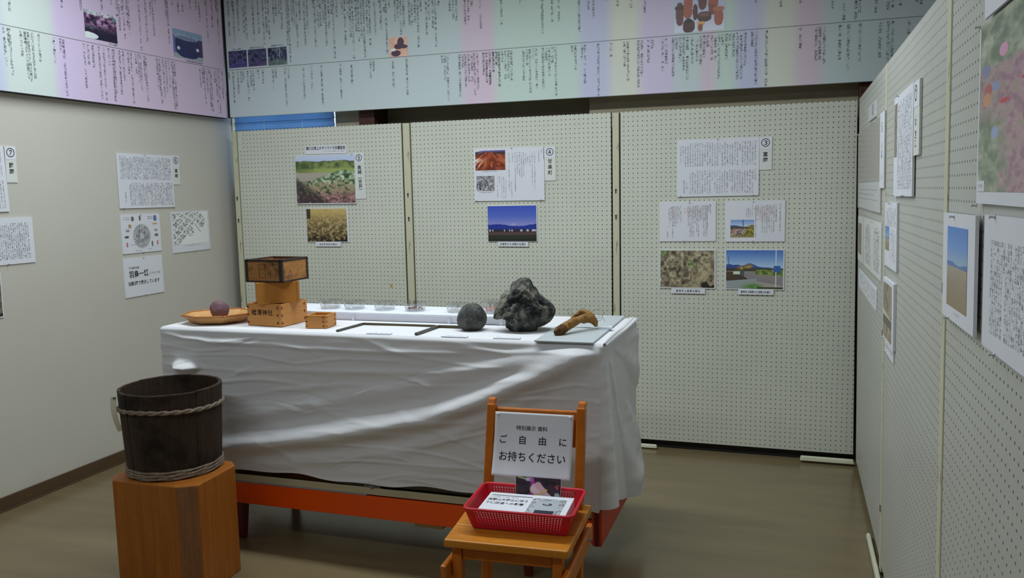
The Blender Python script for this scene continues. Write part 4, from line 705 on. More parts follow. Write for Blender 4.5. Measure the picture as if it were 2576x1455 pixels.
for (x, y, nx, ny, kind), sa in zip(path, arcl):
    if kind == 'F': hem = 0.312+0.006*math.sin(x*9)+0.004*math.sin(x*23)-0.012*max(0, (x+0.9)/0.3)
    elif kind == 'R': hem = 0.312-(y-2.76)/0.62*0.15+0.010*math.sin((y-2.7)*11)
    elif kind == 'B': hem = 0.17+0.2*min(1, (X1-x)/0.25)
    else: hem = 0.32
    for j in range(NR+1):
        t = j/NR; drop = (ZT-hem)*t; z = ZT-drop
        d = -0.010*(1-min(1, drop/0.012))**2
        if kind == 'F': d += front_disp(x, z)*min(1, drop/0.035)
        else: d += (0.004*noise.noise(Vector((sa*5, z*9, 1.7)))+0.002*noise.noise(Vector((sa*18, z*30, 2.2))))*min(1, drop/0.04)
        if kind in 'FR':   # folds fanning out of the right front corner
            ds = sa-sc_; ang = math.atan2(ds, drop+0.02); R = math.hypot(ds, drop)
            if kind == 'R' or ds > -0.22:
                w = 1 if kind == 'R' else max(0, 1+ds/0.22)
                d += w*R*(0.020*math.cos(ang*9.5)+0.010*math.cos(ang*21+0.6))*min(1, drop/0.06)
                d += w*0.035*drop*math.exp(-(ang/0.22)**2)
            if kind == 'R':
                q = max(0, (y-3.10)/0.28); d += 0.030*q*q*drop/0.6+0.018*math.exp(-((y-3.30)/0.10)**2)*math.exp(-((z-0.27)/0.04)**2)
                d += 0.012*math.sin((y-2.75)*17)*drop/0.6
        d = max(d, -0.010*(1-min(1, drop/0.012))**2)
        V.append((x+nx*d, y+ny*d, z))
n = len(path)
for i in range(n-1):
    for j in range(NR): a = i*(NR+1)+j; Fc.append((a, a+NR+1, a+NR+2, a+1))
i0 = len(V); NX, NY = 120, 40
for i in range(NX+1):
    for j in range(NY+1):
        x = X0+0.0095+(X1-X0-0.019)*i/NX; y = Y0+0.0095+(Y1-Y0-0.019)*j/NY
        e = min(i, NX-i, j, NY-j); V.append((x, y, ZT+(0.0012*noise.noise(Vector((x*5, y*7, 0.4)))*min(1, e/4) if e else 0)))
for i in range(NX):
    for j in range(NY): a = i0+i*(NY+1)+j; Fc.append((a, a+NY+1, a+NY+2, a+1))
b = MB(); b.v = V; b.f = Fc
cl = tag(b.build('tablecloth', M['cloth'], smooth=True), 'white cotton cloth creased and draped over the display case', 'tablecloth')
# gathered pleats along the right edge of the top, pinched at the front corner
b = MB(); nt, nu = 30, 28
for i in range(nt+1):
    t = i/nt; yy = 2.757+t*0.617; w_ = 0.014+0.028*t**0.8; xr = -0.5885+0.004*math.sin(t*3); hgt = 0.004+0.006*math.sin(PI*min(1, t*1.6+0.1))
    for j in range(nu+1):
        u = j/nu; b.v.append((xr-w_+w_*u, yy, ZT-0.004+(hgt+0.004)*math.sin(PI*u)**0.6+0.0028*math.cos(u*19+t*2)*math.sin(PI*u)))
b.f = [(i*(nu+1)+j, i*(nu+1)+j+1, (i+1)*(nu+1)+j+1, (i+1)*(nu+1)+j) for i in range(nt) for j in range(nu)]
b.build('gathered_fold', M['cloth'], cl, smooth=True)
ZC = ZT+0.0015
# riser shelf
rs = thing('riser_shelf', 'low white shelf along the back of the cloth covered table, holding clear dishes', 'shelf', (-1.745, 3.175, ZC))
MB().box(-0.455, 0.685, -0.10, 0.12, 0.026, 0.036).build('shelf_board', M['white'], rs, 0.003)
MB().box(-0.445, 0.675, -0.090, -0.084, 0, 0.0255).build('front_fascia', M['white'], rs)
for x in (-0.42, -0.005, 0.435, 0.66): MB().box(x-0.007, x+0.007, -0.0965, 0.11, 0, 0.0255).build('support', M['white'], rs, 0.002)
ZD = ZC+0.0365
dm = [(0.040, 0), (0.043, 0.004), (0.046, 0.026), (0.049, 0.027), (0.049, 0.029), (0.0445, 0.029), (0.0415, 0.005), (0.001, 0.004)]
first = None
DL = [(-1.905, 'gravel_pale', 'clear round dish of pale ash, first on the riser from the left', 0.007), (-1.785, None, 'empty looking clear round dish, second on the riser from the left', 0), (-1.640, None, 'empty looking clear round dish, third on the riser from the left', 0), (-1.497, 'gravel', 'clear round dish of brown gravel, fourth on the riser', 0.011), (-1.305, 'gravel_pale', 'clear round dish just behind the smooth round stone', 0.004), (-1.146, 'gravel_pink', 'clear deep dish of pink pumice, between the two dark rocks', 0.018)]
for x, g, lab, gh in DL:
    b = MB().lathe([(r, z*(1.25 if g != 'gravel_pink' else 1.7)) for r, z in dm], 32)
    d = tag(b.build('clear_dish', M['clear'], None, smooth=False), lab, 'dish', 'clear dishes on the riser'); d.location = (x, 3.160, ZD)
    if g:
        b = MB(); rg = random.Random(5)
        for k in range(70 if g != 'gravel_pale' else 50):
            a = rg.random()*2*PI; r = 0.036*math.sqrt(rg.random()); s_ = rg.uniform(0.002, 0.0045); c = Vector((r*math.cos(a), r*math.sin(a), 0.005+s_*0.6+rg.random()*max(0, gh-0.004)))
            q = [c+Vector((rg.uniform(-.4, .4)*s_+dx*s_, rg.uniform(-.4, .4)*s_+dy*s_, dz*s_*0.8)) for dx, dy, dz in ((1, 0, 0), (-1, 0, 0), (0, 1, 0), (0, -1, 0), (0, 0, 1), (0, 0, -.7))]; i = len(b.v); b.v += [tuple(v) for v in q]
            b.f += [tuple(i+w for w in f) for f in ((0, 2, 4), (2, 1, 4), (1, 3, 4), (3, 0, 4), (2, 0, 5), (1, 2, 5), (3, 1, 5), (0, 3, 5))]
        o = b.build('gravel', M[g], d); o['kind'] = 'stuff'
# measuring boxes
def masu(name, label, loc, rz, w, h, th, mat, joints=True, edge=None):
    t = thing(name, label, 'box', loc, rz); a = w/2
    for k in range(4):
        R = Matrix.Rotation(k*PI/2, 4, 'Z'); wl = MB().box(-a, a-th-0.0004, -a, -a+th, 0, h, R).build('side_board', M[mat], t, 0.0015)
        if joints:
            jb = MB()
            for z in (0.16, 0.5, 0.84):
                for x in (a-th-0.010, -a+0.0012): jb.box(x-0.0, x+0.008, -a-0.0006, -a+0.001, h*z-h*0.055, h*z+h*0.055, R)
            jb.build('joint_ends', M['joint'], wl)['kind'] = 'stuff'
        if edge:
            eb = MB(); eb.box(-a-0.0012, -a+0.012, -a-0.0012, -a, 0, h, R); eb.box(a-0.012, a+0.0012, -a-0.0012, -a, 0, h, R); eb.box(-a, a, -a-0.0012, -a, 0, 0.007, R); eb.box(-a, a, -a-0.0012, -a+th, h-0.008, h+0.0012, R); eb.build('charred_rim', M['char'], wl)
    MB().box(-a+th, a-th, -a+th, a-th, 0.001, 0.010).build('base_board', M[mat], t); return t
m = masu('measuring_box', 'pale wooden measuring box with brushed characters, bottom of the stack', (-2.030, 2.947, ZC), math.radians(-4), 0.172, 0.092, 0.013, 'masu')
text('檜澤神社', 0.026, -0.010, 0.054, M['brush_ink'], m, 'brushed_lettering', 0.008, y=-0.0868, char=1.12)
masu('measuring_box', 'plain amber wooden measuring box in the middle of the stack', (-2.030, 2.950, ZC+0.0925), math.radians(38), 0.168, 0.088, 0.012, 'masu_mid', False)
m = masu('measuring_box', 'dark scorched wooden measuring box on top of the stack', (-2.020, 2.945, ZC+0.181), math.radians(-3), 0.178, 0.092, 0.014, 'masu_old', False, True)
b = MB()
for x0, x1, z0, z1 in ((-0.022, -0.0205, 0.018, 0.075), (0.008, 0.0095, 0.018, 0.075), (-0.022, 0.0095, 0.074, 0.0755), (-0.022, 0.0095, 0.055, 0.0562), (-0.022, 0.0095, 0.018, 0.0192)): b.box(x0, x1, -0.0895, -0.0888, z0, z1)
b.build('stamped_frame', M['char'], m)
masu('small_measuring_box', 'small pale wooden measuring box on the cloth beside the stack', (-1.795, 2.900, ZC), math.radians(5), 0.092, 0.053, 0.008, 'masu')
# winnowing tray with a purple potato
tr = thing('bamboo_tray', 'shallow bamboo tray with a brown rim at the left end of the table', 'tray', (-2.318, 2.938, ZC), math.radians(20))
oct_ = [(math.cos(2*PI*k/8+PI/8), math.sin(2*PI*k/8+PI/8)) for k in range(8)]
def ring(r, z): return [(x*r, y*r*0.90, z) for x, y in oct_]
b = MB(); b.hexa(ring(0.100, 0.004), ring(0.118, 0.0095)); b.build('tray_floor', M['bamboo_rim'], tr)
b = MB(); lo, hi, ho, li = ring(0.118, 0.005), ring(0.152, 0.034), ring(0.148, 0.036), ring(0.114, 0.0098)
for k in range(8):
    q = (k+1) % 8; b.hexa([lo[k], lo[q], li[q], li[k]], [hi[k], hi[q], ho[q], ho[k]])
b.build('sloping_side', M['bamboo'], tr)
b = MB(); pts = ring(0.151, 0.036)
for k in range(8): b.tube([pts[k], pts[(k+1) % 8]], 0.0042, 8)
b.build('rim', M['bamboo_rim'], tr, smooth=False)
b = MB()
for k in range(-7, 8):
    y = k*0.0142; hw = min(0.108, 0.150-abs(y)*0.9); b.box(-hw, hw, y-0.0060, y+0.0060, 0.0096, 0.0108)
b.build('woven_strips', M['bamboo'], tr)['kind'] = 'stuff'
b = MB().lathe([(0.055, 0), (0.060, 0.001), (0.060, 0.004), (0.02, 0.005)], 24); b.build('foot_ring', M['bamboo_rim'], tr)
def blobmesh(n, fn):
    bm = bmesh.new(); bmesh.ops.create_icosphere(bm, subdivisions=n, radius=1)
    for v in bm.verts: v.co = fn(v.co.copy())
    b = MB(); b.v = [tuple(v.co) for v in bm.verts]; b.f = [tuple(v.index for v in f.verts) for f in bm.faces]; bm.free(); return b
def pot(c):
    r = 1+0.10*noise.noise(c*1.3)+0.03*noise.noise(c*5); z = c.z*0.0335*r*(1-0.10*math.exp(-((c.x-0.2)**2+c.y**2)/0.12)*(c.z > 0)); return Vector((c.x*0.042*r, c.y*0.037*r, 1.25*(max(z, -0.028)+0.028)))
o = tag(blobmesh(4, pot).build('sweet_potato', M['purple'], smooth=True), 'round purple brown potato sitting in the bamboo tray', 'potato'); o.location = (-2.335, 2.965, ZC+0.0112)
# carpenter's squares
def square(label, A, B, D, wd, th):
    A, B, D = Vector(A), Vector(B), Vector(D); t = thing('carpenter_square', label, 'square', tuple(B))
    a, d = A-B, D-B
    MB().beam((0, 0, th/2), tuple(Vector((a.x, a.y, th/2))), wd, th, (a.y, -a.x, 0)).build('short_arm', M['tin'], t, 0.0008)
    ln = MB().beam((0, 0, th/2), tuple(Vector((d.x, d.y, th/2))), wd, th, (d.y, -d.x, 0)).build('long_arm', M['tin'], t, 0.0008)
    dn = d.normalized(); s_ = Vector((dn.y, -dn.x, 0))*(wd/2+0.0004)
    if s_.y > 0: s_ = -s_
    MB().beam(tuple(Vector((0, 0, th/2))+s_), tuple(Vector((d.x, d.y, th/2))+s_), 0.0012, th*1.04, (d.y, -d.x, 0)).build('graduated_edge', M['brass'], ln); return t
square('long dark metal carpenter square lying open towards the front', (-1.663, 2.800, ZC), (-1.650, 2.985, ZC), (-1.33, 2.990, ZC), 0.012, 0.007)
square('shorter dark metal carpenter square touching the smooth round stone', (-1.322, 2.790, ZC), (-1.312, 2.978, ZC), (-1.215, 2.982, ZC), 0.012, 0.009)
def plate(name, label, x, y, rz, w, d, h, mat='white'):
    o = MB().box(-w/2, w/2, -d/2, d/2, 0, h).build(name, M[mat], None, 0.0008); o.location = (x, y, ZC); o.rotation_euler = (0, 0, rz); return tag(o, label, 'label')
def toprint(o, x0, x1, z, h=0.009, y=0):
    v = random.randint(0, 99); n = round((x1-x0)/h); MB().quad([(x0, y-h/2, z), (x1, y-h/2, z), (x1, y+h/2, z), (x0, y+h/2, z)], [(v, 0), (v+n, 0), (v+n, 1), (v, 1)]).build('printed_text', M['ink_soft'], o)
for x, y, lab in ((-1.478, 2.795, 'white label plate inside the long carpenter square'), (-1.165, 2.790, 'white label plate in front of the smooth round stone'), (-0.965, 2.800, 'white label plate in front of the big dark lava rock')):
    o = plate('label_plate', lab, x, y, 0.05, 0.10, 0.026, 0.003); toprint(o, -0.04, 0.04, 0.0034)
o = tag(MB().box(-0.116, 0.096, -0.315, 0.315, 0, 0.006).build('display_board', M['board'], None, 0.002), 'flat pale grey board under the dry root, at the right end of the table', 'board'); o.location = (-0.735, 3.068, ZC); o.rotation_euler = (0, 0, 0.01)
o = plate('label_plate', 'little white label plate on the pale grey board behind the root', -0.655, 3.045, 0.15, 0.052, 0.03, 0.008); o.location.z = ZC+0.0065; toprint(o, -0.005, 0.02, 0.0086)
# rocks
def sil(px, cx, cy, k):
    a = sorted((math.atan2(-(y-cy), x-cx), math.hypot(x-cx, y-cy)*k) for x, y in px)
    A = [t-2*PI for t, _ in a]+[t for t, _ in a]+[t+2*PI for t, _ in a]; R = [r for _, r in a]*3; return lambda t: np.interp(t, A, R)
BIG = [(1620, 135), (1760, 105), (1870, 170), (1930, 290), (2000, 370), (2050, 470), (2200, 580), (2330, 700), (2415, 820), (2390, 970), (2290, 1090), (2180, 1150), (2030, 1210), (1990, 1290), (1700, 1297), (1400, 1287), (1300, 1210), (1290, 1070), (1215, 1000), (1110, 1030), (1040, 1000), (1070, 860), (1130, 720), (1190, 540), (1290, 430), (1410, 370), (1440, 270), (1560, 170)]
kpx = 0.1705e-3
rb = sil(BIG, 1720, 760, kpx)
def rock(c, rf, dep, zb, amp, fr, seed):
    t = math.atan2(c.z, c.x); q = math.hypot(c.x, c.z); p = Vector((math.cos(t)*q*rf(t), c.y*dep, math.sin(t)*q*rf(t)))
    nv = c*fr+Vector((seed, 0, 0)); e = noise.noise(nv)*amp+(0.35-abs(noise.noise(nv*1.9)))*amp*1.1+(0.3-abs(noise.noise(nv*4.3)))*amp*0.45+noise.noise(nv*9)*amp*0.16
    p += Vector((c.x*0.25, c.y, c.z*0.25))*e; p.z = max(p.z, zb); return p-Vector((0, 0, zb))
o = tag(blobmesh(6, lambda c: rock(c, rb, 0.078, -(1292-760)*kpx, 0.020, 2.2, 3)).build('lava_rock', M['lava'], smooth=True), 'large jagged dark lava rock, tallest thing on the right of the table', 'rock'); o.location = (-0.957, 2.985, ZC); o.rotation_euler = (0, 0, math.radians(17))
RND = [(540, 635), (700, 680), (800, 800), (860, 980), (850, 1060), (760, 1210), (560, 1245), (290, 1222), (190, 1110), (180, 1030), (240, 820), (330, 700), (430, 650)]
rr = sil(RND, 520, 970, kpx)
o = tag(blobmesh(5, lambda c: rock(c, rr, 0.055, -(1240-970)*kpx, 0.0025, 2, 8)).build('round_stone', M['basalt'], smooth=True), 'smooth rounded dark grey stone between the steel square and the lava rock', 'rock'); o.location = (-1.160, 2.955, ZC); o.rotation_euler = (0, 0, math.radians(21))
# root
rt = thing('dry_root', 'twisted brown dried root with thin rootlets on the pale grey board', 'root', (-0.74, 2.97, ZC+0.006))
def spline(pts, n):
    P = [Vector(p[:3]) for p in pts]; Rr = [p[3] for p in pts]; out, ro = [], []
    for i in range(len(P)-1):
        p0, p1, p2, p3 = P[max(i-1, 0)], P[i], P[i+1], P[min(i+2, len(P)-1)]
        for k in range(n):
            t = k/n; out.append(0.5*((2*p1)+(-p0+p2)*t+(2*p0-5*p1+4*p2-p3)*t*t+(-p0+3*p1-3*p2+p3)*t**3)); ro.append((Rr[i]*(1-t)+Rr[i+1]*t)*(1+0.10*noise.noise(Vector((i+t, 3.3, 1))*2.2)))
    out.append(P[-1]); ro.append(Rr[-1]); return out, ro
def root_tube(pts, n=16, sides=20):
    p, r = spline(pts, n); b = MB().tube(p, r, sides)
    b.v = [tuple(Vector(v)*(1+0.0)+noise.noise_vector(Vector(v)*55)*0.0038+noise.noise_vector(Vector(v)*160)*0.0016) for v in b.v]; return b
root_tube([(-0.056, -0.110, 0.008, 0.009), (-0.046, -0.095, 0.015, 0.0155), (-0.030, -0.066, 0.026, 0.017), (-0.004, -0.015, 0.041, 0.015), (0.018, 0.025, 0.044, 0.0155), (0.040, 0.055, 0.036, 0.016), (0.050, 0.062, 0.020, 0.011), (0.050, 0.06, 0.010, 0.004)]).build('main_root', M['root'], rt, smooth=True)
root_tube([(-0.059, -0.114, 0.008, 0.0085), (-0.054, -0.107, 0.0115, 0.0135), (-0.046, -0.095, 0.0155, 0.0170), (-0.036, -0.077, 0.022, 0.0178), (-0.027, -0.061, 0.0275, 0.0160)]).build('frayed_end', M['frayed'], rt, smooth=True)
root_tube([(0.042, 0.058, 0.040, 0.013), (0.018, 0.075, 0.056, 0.012), (-0.006, 0.082, 0.058, 0.010), (-0.030, 0.078, 0.047, 0.0085), (-0.045, 0.070, 0.038, 0.004)]).build('side_root', M['root'], rt, smooth=True)
rg = random.Random(2)
for p0 in ((0.05, 0.06, 0.035), (0.052, 0.062, 0.03), (0.045, 0.065, 0.045), (0.05, 0.055, 0.015), (-0.03, 0.08, 0.052), (-0.04, 0.074, 0.045), (-0.02, 0.082, 0.058), (-0.04, -0.10, 0.006), (0.03, 0.07, 0.052)):
    pts = [Vector(p0)]; d = Vector((rg.uniform(0.1, 1) if p0[0] > 0 else rg.uniform(-.7, .3), rg.uniform(-.2, .6), rg.uniform(-0.1, 0.9)))
    for k in range(9):
        d = (d+Vector((rg.uniform(-.6, .6), rg.uniform(-.6, .6), rg.uniform(-.6, .6)))).normalized(); q = pts[-1]+d*0.0065; q.z = max(q.z, 0.001); pts.append(q)
    MB().tube(pts, [0.0007]*9+[0.0003], 5).build('rootlet', M['rootlet'], rt)
# ------------------------------------------------------------------ pedestal and wooden pail
pd = thing('wood_pedestal', 'solid honey coloured timber block with a chamfered corner, carrying the pail', 'pedestal', (-2.15, 2.43, 0))
PG = [(-2.308, 2.282), (-2.035, 2.286), (-1.967, 2.327), (-1.978, 2.545), (-2.020, 2.583), (-2.290, 2.600), (-2.345, 2.545), (-2.345, 2.325)]
PG = [(x+2.15, y-2.43) for x, y in PG]
MB().prism(PG, 0, 0.415).build('block', M['pedestal'], pd, 0.004)
a, c_ = Vector((*PG[1], 0)), Vector((*PG[2], 0)); nn = Vector((c_-a).yx.to_3d()); nn = Vector((nn.x, -nn.y, 0)).normalized()*0.0012
a2, c2 = a+(c_-a)*0.06, c_-(c_-a)*0.06
MB().hexa([a2+Vector((0, 0, .003)), c2+Vector((0, 0, .003)), c2-nn+Vector((0, 0, .003)), a2-nn+Vector((0, 0, .003))][::1], [a2+nn*1+Vector((0, 0, .410)), c2+nn+Vector((0, 0, .410)), c2-nn+Vector((0, 0, .410)), a2-nn+Vector((0, 0, .410))]).build('chamfer_face', M['pedestal_sap'], pd)
pl = thing('wooden_pail', 'blackened wooden stave pail with twisted hoops and a paper tag', 'pail', (-2.185, 2.468, 0.4155))
NS, RB, RT, HB = 17, 0.166, 0.182, 0.318
for k in range(NS):
    a0, a1 = 2*PI*k/NS+0.0012, 2*PI*(k+1)/NS-0.0012; dr = random.uniform(-.0012, .0012); hh = HB+random.uniform(-.0015, .0015); b = MB(); m = 4
    for i in range(m+1):
        t = a0+(a1-a0)*i/m; cs, sn = math.cos(t), math.sin(t)
        e = -0.0007 if i in (0, m) else 0
        for r, z in ((RB+dr+e, 0), (RT+dr+e, hh-0.003), (RT+dr-0.002+e, hh+random.uniform(-.0006, .0006)), (RT-0.012, hh-0.001), (RB-0.014, 0.012), (RB-0.014, 0)): b.v.append((r*cs, r*sn, z))
    for i in range(m):
        for j in range(6): b.f.append((i*6+j, (i+1)*6+j, (i+1)*6+(j+1) % 6, i*6+(j+1) % 6))
    b.f += [tuple(range(6))[::-1], tuple(m*6+j for j in range(6))]
    b.build('stave', M['stave'], pl)
MB().lathe([(0.001, 0.012), (0.150, 0.012), (0.150, 0.022), (0.001, 0.022)], 32).build('pail_bottom', M['stave'], pl)
def hoop(zf, r0, thick, strands, name='hoop', tw=9):
    b = MB()
    for s_ in range(strands):
        pts = []
        for k in range(97):
            t = 2*PI*k/96; ph = t*tw+s_*2*PI/strands; z = zf(t)+thick*0.62*math.sin(ph); r = RB+(RT-RB)*z/HB+r0+thick*0.30*math.cos(ph); pts.append((r*math.cos(t), r*math.sin(t), z))
        b.tube(pts, thick, 8, False)
    b.build(name, M['rope'], pl, smooth=True)
hoop(lambda t: 0.246+0.002*math.sin(t*3)+0.008*math.cos(t+1.22), 0.003, 0.0060, 2, tw=14)
hoop(lambda t: 0.0085, 0.002, 0.0045, 2, tw=5); hoop(lambda t: 0.019, 0.002, 0.0042, 2, tw=7); hoop(lambda t: 0.030, 0.0012, 0.0036, 2, tw=6)
ta = math.radians(-126); r0 = RT+0.004; hx_, hy_ = r0*math.cos(ta), r0*math.sin(ta)   # tag hangs from its right edge, turned out from the wall
b = MB(); dx_, dy_ = math.cos(math.radians(172)), math.sin(math.radians(172))
for i in range(5):
    for j in range(9):
        u = i*0.0062*(1-0.03*j); v = 0.006*math.sin(j*0.42)+0.0015*i-0.0006*j*j*0.4; b.v.append((hx_+dx_*u-0.10*v, hy_+dy_*u-v, 0.303-j*0.0165-0.001*i))
b.f = [(i*9+j, i*9+j+1, (i+1)*9+j+1, (i+1)*9+j) for i in range(4) for j in range(8)]
tg = b.build('paper_tag', M['tagpaper'], pl); tg.modifiers.new('thick', 'SOLIDIFY').thickness = 0.0008
PIN.build('push_pin', M['black_ink'], tg).location = (hx_+dx_*0.006, hy_+dy_*0.006-0.002, 0.296)

# ------------------------------------------------------------------ chair
ch = thing('school_chair', 'small varnished wooden school chair with a three plank seat and side rails', 'chair', (-0.76, 2.29, 0), math.radians(3))
def cb(b, n, m='chair', bev=0.004, par=ch): return b.build(n, M[m], par, bev)
ST = 0.430
ys = [-0.178, -0.062, 0.055, 0.178]
def sx(y): t = (y+0.178)/0.356; return -0.182-0.016*t, 0.186+0.004*t
for k in range(3):
    y0, y1 = ys[k]+0.0006, ys[k+1]-0.0006; a0, a1 = sx(y0), sx(y1); zc = [0, 0.004, 0.003, 0][k:k+2]
    cb(MB().hexa([(a0[0], y0, ST-0.024), (a0[1], y0, ST-0.024), (a1[1], y1, ST-0.024), (a1[0], y1, ST-0.024)], [(a0[0]+.002, y0, ST-zc[0]*0.3), (a0[1]-.002, y0, ST-zc[0]*0.3), (a1[1]-.002, y1, ST-zc[1]*0.3), (a1[0]+.002, y1, ST-zc[1]*0.3)]), 'seat_plank', 'seat')
for x in (-0.150, 0.150):
    cb(MB().beam((x, -0.140, 0), (x, -0.140, ST-0.0245), 0.030, 0.034), 'front_leg')
    p = cb(MB().beam((x*1.0+0.004, 0.095, 0), (x+0.004, 0.150, 0.45), 0.028, 0.040).beam((x+0.004, 0.150, 0.45), (x*0.99+0.005, 0.212, 0.735), 0.027, 0.036), 'rear_post')
    cb(MB().hexa([(x-0.0085, 0.196, 0.733), (x+0.0185, 0.196, 0.733), (x+0.0185, 0.230, 0.738), (x-0.0085, 0.230, 0.738)], [(x-0.0065, 0.205, 0.752), (x+0.0165, 0.205, 0.752), (x+0.0165, 0.228, 0.754), (x-0.0065, 0.228, 0.754)]), 'post_tip', 'chair', 0.003, p)
for x, s in ((-0.1755, -1), (0.1785, 1)):
    r = cb(MB().hexa([(x-0.0095, -0.195, 0.308), (x+0.0095, -0.195, 0.308), (x+0.0095, 0.20, 0.300), (x-0.0095, 0.20, 0.300)], [(x-0.0095, -0.205, 0.362), (x+0.0095, -0.205, 0.362), (x+0.0095, 0.205, 0.360), (x-0.0095, 0.205, 0.360)]), 'side_rail', 'chair', 0.006)
    for y in (0.12, 0.165): MB().lathe([(0.005, 0), (0.005, 0.002), (0.002, 0.004)], 12, Matrix.Translation((x+s*0.0096, y, 0.335 if y < .15 else 0.318)) @ Matrix.Rotation(s*PI/2, 4, 'Y')).build('screw', M['steel'], r)
cb(MB().box(-0.135, 0.135, -0.150, -0.130, 0.362, ST-0.0245), 'front_apron'); cb(MB().box(-0.131, 0.139, 0.112, 0.132, 0.350, ST-0.0245), 'back_apron')
for x in (-0.126, 0.126): cb(MB().box(x-0.009, x+0.009, -0.13, 0.112, 0.375, ST-0.0245), 'side_apron')
cb(MB().hexa([(-0.132, 0.186, 0.610), (0.141, 0.186, 0.610), (0.141, 0.202, 0.610), (-0.132, 0.202, 0.610)], [(-0.130, 0.212, 0.722), (0.139, 0.212, 0.722), (0.139, 0.226, 0.722), (-0.130, 0.226, 0.722)]), 'back_rail')
# sign on the chair back
Ms = Matrix.Translation((-0.766, 2.4745, 0.7165)) @ Matrix.Rotation(math.radians(3), 4, 'Z') @ Matrix.Rotation(math.radians(-9), 4, 'X')
b = MB(); nx, nz, w, h = 24, 30, 0.258, 0.202
def sy(t, s=0.5): return -0.016*max(0, t-0.25)**2*2.2-0.002*math.sin(s*PI)*t
for i in range(nx+1):
    for j in range(nz+1): t = j/nz; b.v.append((-w/2+w*i/nx-0.004*t, sy(t, i/nx), -h*t))
b.f = [(i*(nz+1)+j, i*(nz+1)+j+1, (i+1)*(nz+1)+j+1, (i+1)*(nz+1)+j) for i in range(nx) for j in range(nz)]
sg = tag(b.build('paper_sign', M['white'], smooth=True), 'white paper sign with black lettering pinned to the chair back', 'sign'); sg.matrix_world = Ms
sg.modifiers.new('thick', 'SOLIDIFY').thickness = 0.0006
def signtext(body_, size, x, z, **k):
    o = text(body_, size, x, z, M['black_ink'], sg, y=0, **k)
    for v in o.data.vertices: v.co.y = sy(-v.co.z/h, (v.co.x+w/2)/w)-0.0008
signtext('特別展示 資料', 0.0165, -0.006, -0.050, bold=0.004)
for c_, x in (('ご', -0.101), ('自', -0.036), ('由', 0.030), ('に', 0.096)): signtext(c_, 0.029, x, -0.089, bold=0.008)
signtext('お持ちください', 0.0325, -0.003, -0.142, bold=0.008, sx=0.98)
pins(sg, ((-0.120, -0.008), (0.118, -0.008)))
# red basket
bk = thing('red_basket', 'red plastic mesh basket on the chair seat holding printed leaflets', 'basket', (-0.742, 2.298, ST+0.001), math.radians(3.5))
BW, BD, TW, TD, BH = 0.142, 0.086, 0.160, 0.108, 0.066
def wallpt(side, u, t):  # u -1..1, t 0..1 up
    ax = (BW+(TW-BW)*t); ay = (BD+(TD-BD)*t); z = 0.002+BH*t
    return {0: (u*ax, -ay, z), 1: (ax, u*ay, z), 2: (-u*ax, ay, z), 3: (-ax, -u*ay, z)}[side]
for sd in range(4):
    b = MB(); ncol = 30 if sd % 2 == 0 else 18; U = 0.86 if sd % 2 == 0 else 0.80; th = 0.0022
    nv = Vector({0: (0, -1, 0), 1: (1, 0, 0), 2: (0, 1, 0), 3: (-1, 0, 0)}[sd])*th
    def pan(u0, u1, t0, t1):
        q = [Vector(wallpt(sd, u0, t0)), Vector(wallpt(sd, u1, t0)), Vector(wallpt(sd, u1, t1)), Vector(wallpt(sd, u0, t1))]; b.hexa([p-nv*0.5 for p in q], [p+nv*0.5 for p in q])
    pan(-1, 1, 0, 0.13); pan(-1, 1, 0.90, 1); pan(-1, -U, 0.13, 0.90); pan(U, 1, 0.13, 0.90)
    for k in range(ncol+1):
        u = -U+2*U*k/ncol; hw = U/ncol*0.42; pan(max(u-hw, -U), min(u+hw, U), 0.13, 0.90)
    for k in range(1, 8): t = 0.13+0.77*k/8; pan(-U, U, t-0.022, t+0.022)
    b.build('mesh_wall', M['red'], bk)
rim = []
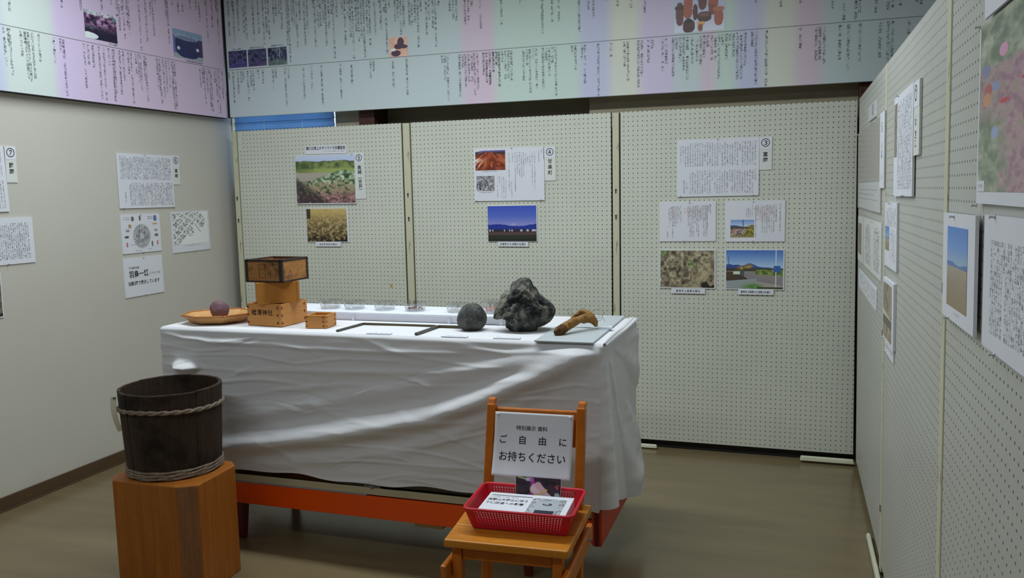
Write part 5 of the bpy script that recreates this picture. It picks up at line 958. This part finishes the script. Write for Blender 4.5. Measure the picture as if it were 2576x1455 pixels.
for sd in range(4):
    ax, ay = TW+0.004, TD+0.004; r_c = 0.022; cx, cy = [(ax-r_c, -ay+r_c), (ax-r_c, ay-r_c), (-ax+r_c, ay-r_c), (-ax+r_c, -ay+r_c)][sd]
    for k in range(7): a = -PI/2+sd*PI/2+k*PI/12; rim.append((cx+r_c*math.cos(a), cy+r_c*math.sin(a), BH+0.001))
rim.append(rim[0]); rim.append(rim[1])
MB().tube(rim, 0.0048, 8, False).build('rim', M['red'], bk, smooth=True)
MB().box(-BW, BW, -BD, BD, 0, 0.003).build('base', M['red'], bk)
lf = tag(MB().box(-0.133, 0.134, -0.079, 0.079, 0, 0.048).build('leaflet_stack', M['white'], None, 0.0006), 'stack of white printed leaflets filling the red basket', 'leaflets')
lf.location = (-0.742, 2.2985, ST+0.0042); lf.rotation_euler = (0, 0, math.radians(3.5))
def flat(o_):   # lettering is built upright (x,z); lay it on the top sheet
    for v in o_.data.vertices: v.co = (v.co.x, v.co.z, 0.0484)
for s_, sz, x, y, kw in (('浅間山大噴火に伴う', 0.0205, -0.062, 0.020, dict(bold=0.012, sx=0.70)), ('下仁田道への影響', 0.0190, -0.066, -0.008, dict(bold=0.006, sx=0.80))): flat(text(s_, sz, x, y, M['black_ink'], lf, **kw))
def flatquad(x0, x1, y0, y1, mat, nm):
    v = random.randint(0, 90); n = round((x1-x0)/(y1-y0)); MB().quad([(x0, y0, 0.0484), (x1, y0, 0.0484), (x1, y1, 0.0484), (x0, y1, 0.0484)], [(v, 0), (v+n, 0), (v+n, 1), (v, 1)]).build(nm, M[mat], lf)
flatquad(-0.122, 0.008, 0.054, 0.060, 'grey_ink', 'printed_rule'); flatquad(-0.125, -0.035, 0.040, 0.047, 'ink_soft', 'printed_text')
ph = photo(lf, 0.012, 0.116, -0.076, 0.054, I_notice, 70, 80)
for v in ph.data.vertices: v.co = (v.co.x, v.co.z, 0.0486)
pc = tag(MB().box(-0.073, 0.073, 0, 0.0012, 0, 0.10).build('postcard', M['white']), 'dark postcard with magenta petals leaning at the back of the red basket', 'postcard')
pc.matrix_world = Matrix.Translation((-0.731, 2.3805, ST+0.0045)) @ Matrix.Rotation(math.radians(3.5), 4, 'Z') @ Matrix.Rotation(math.radians(-11), 4, 'X')
photo(pc, -0.072, 0.072, 0.030, 0.0995, I_flower, 90, 50)
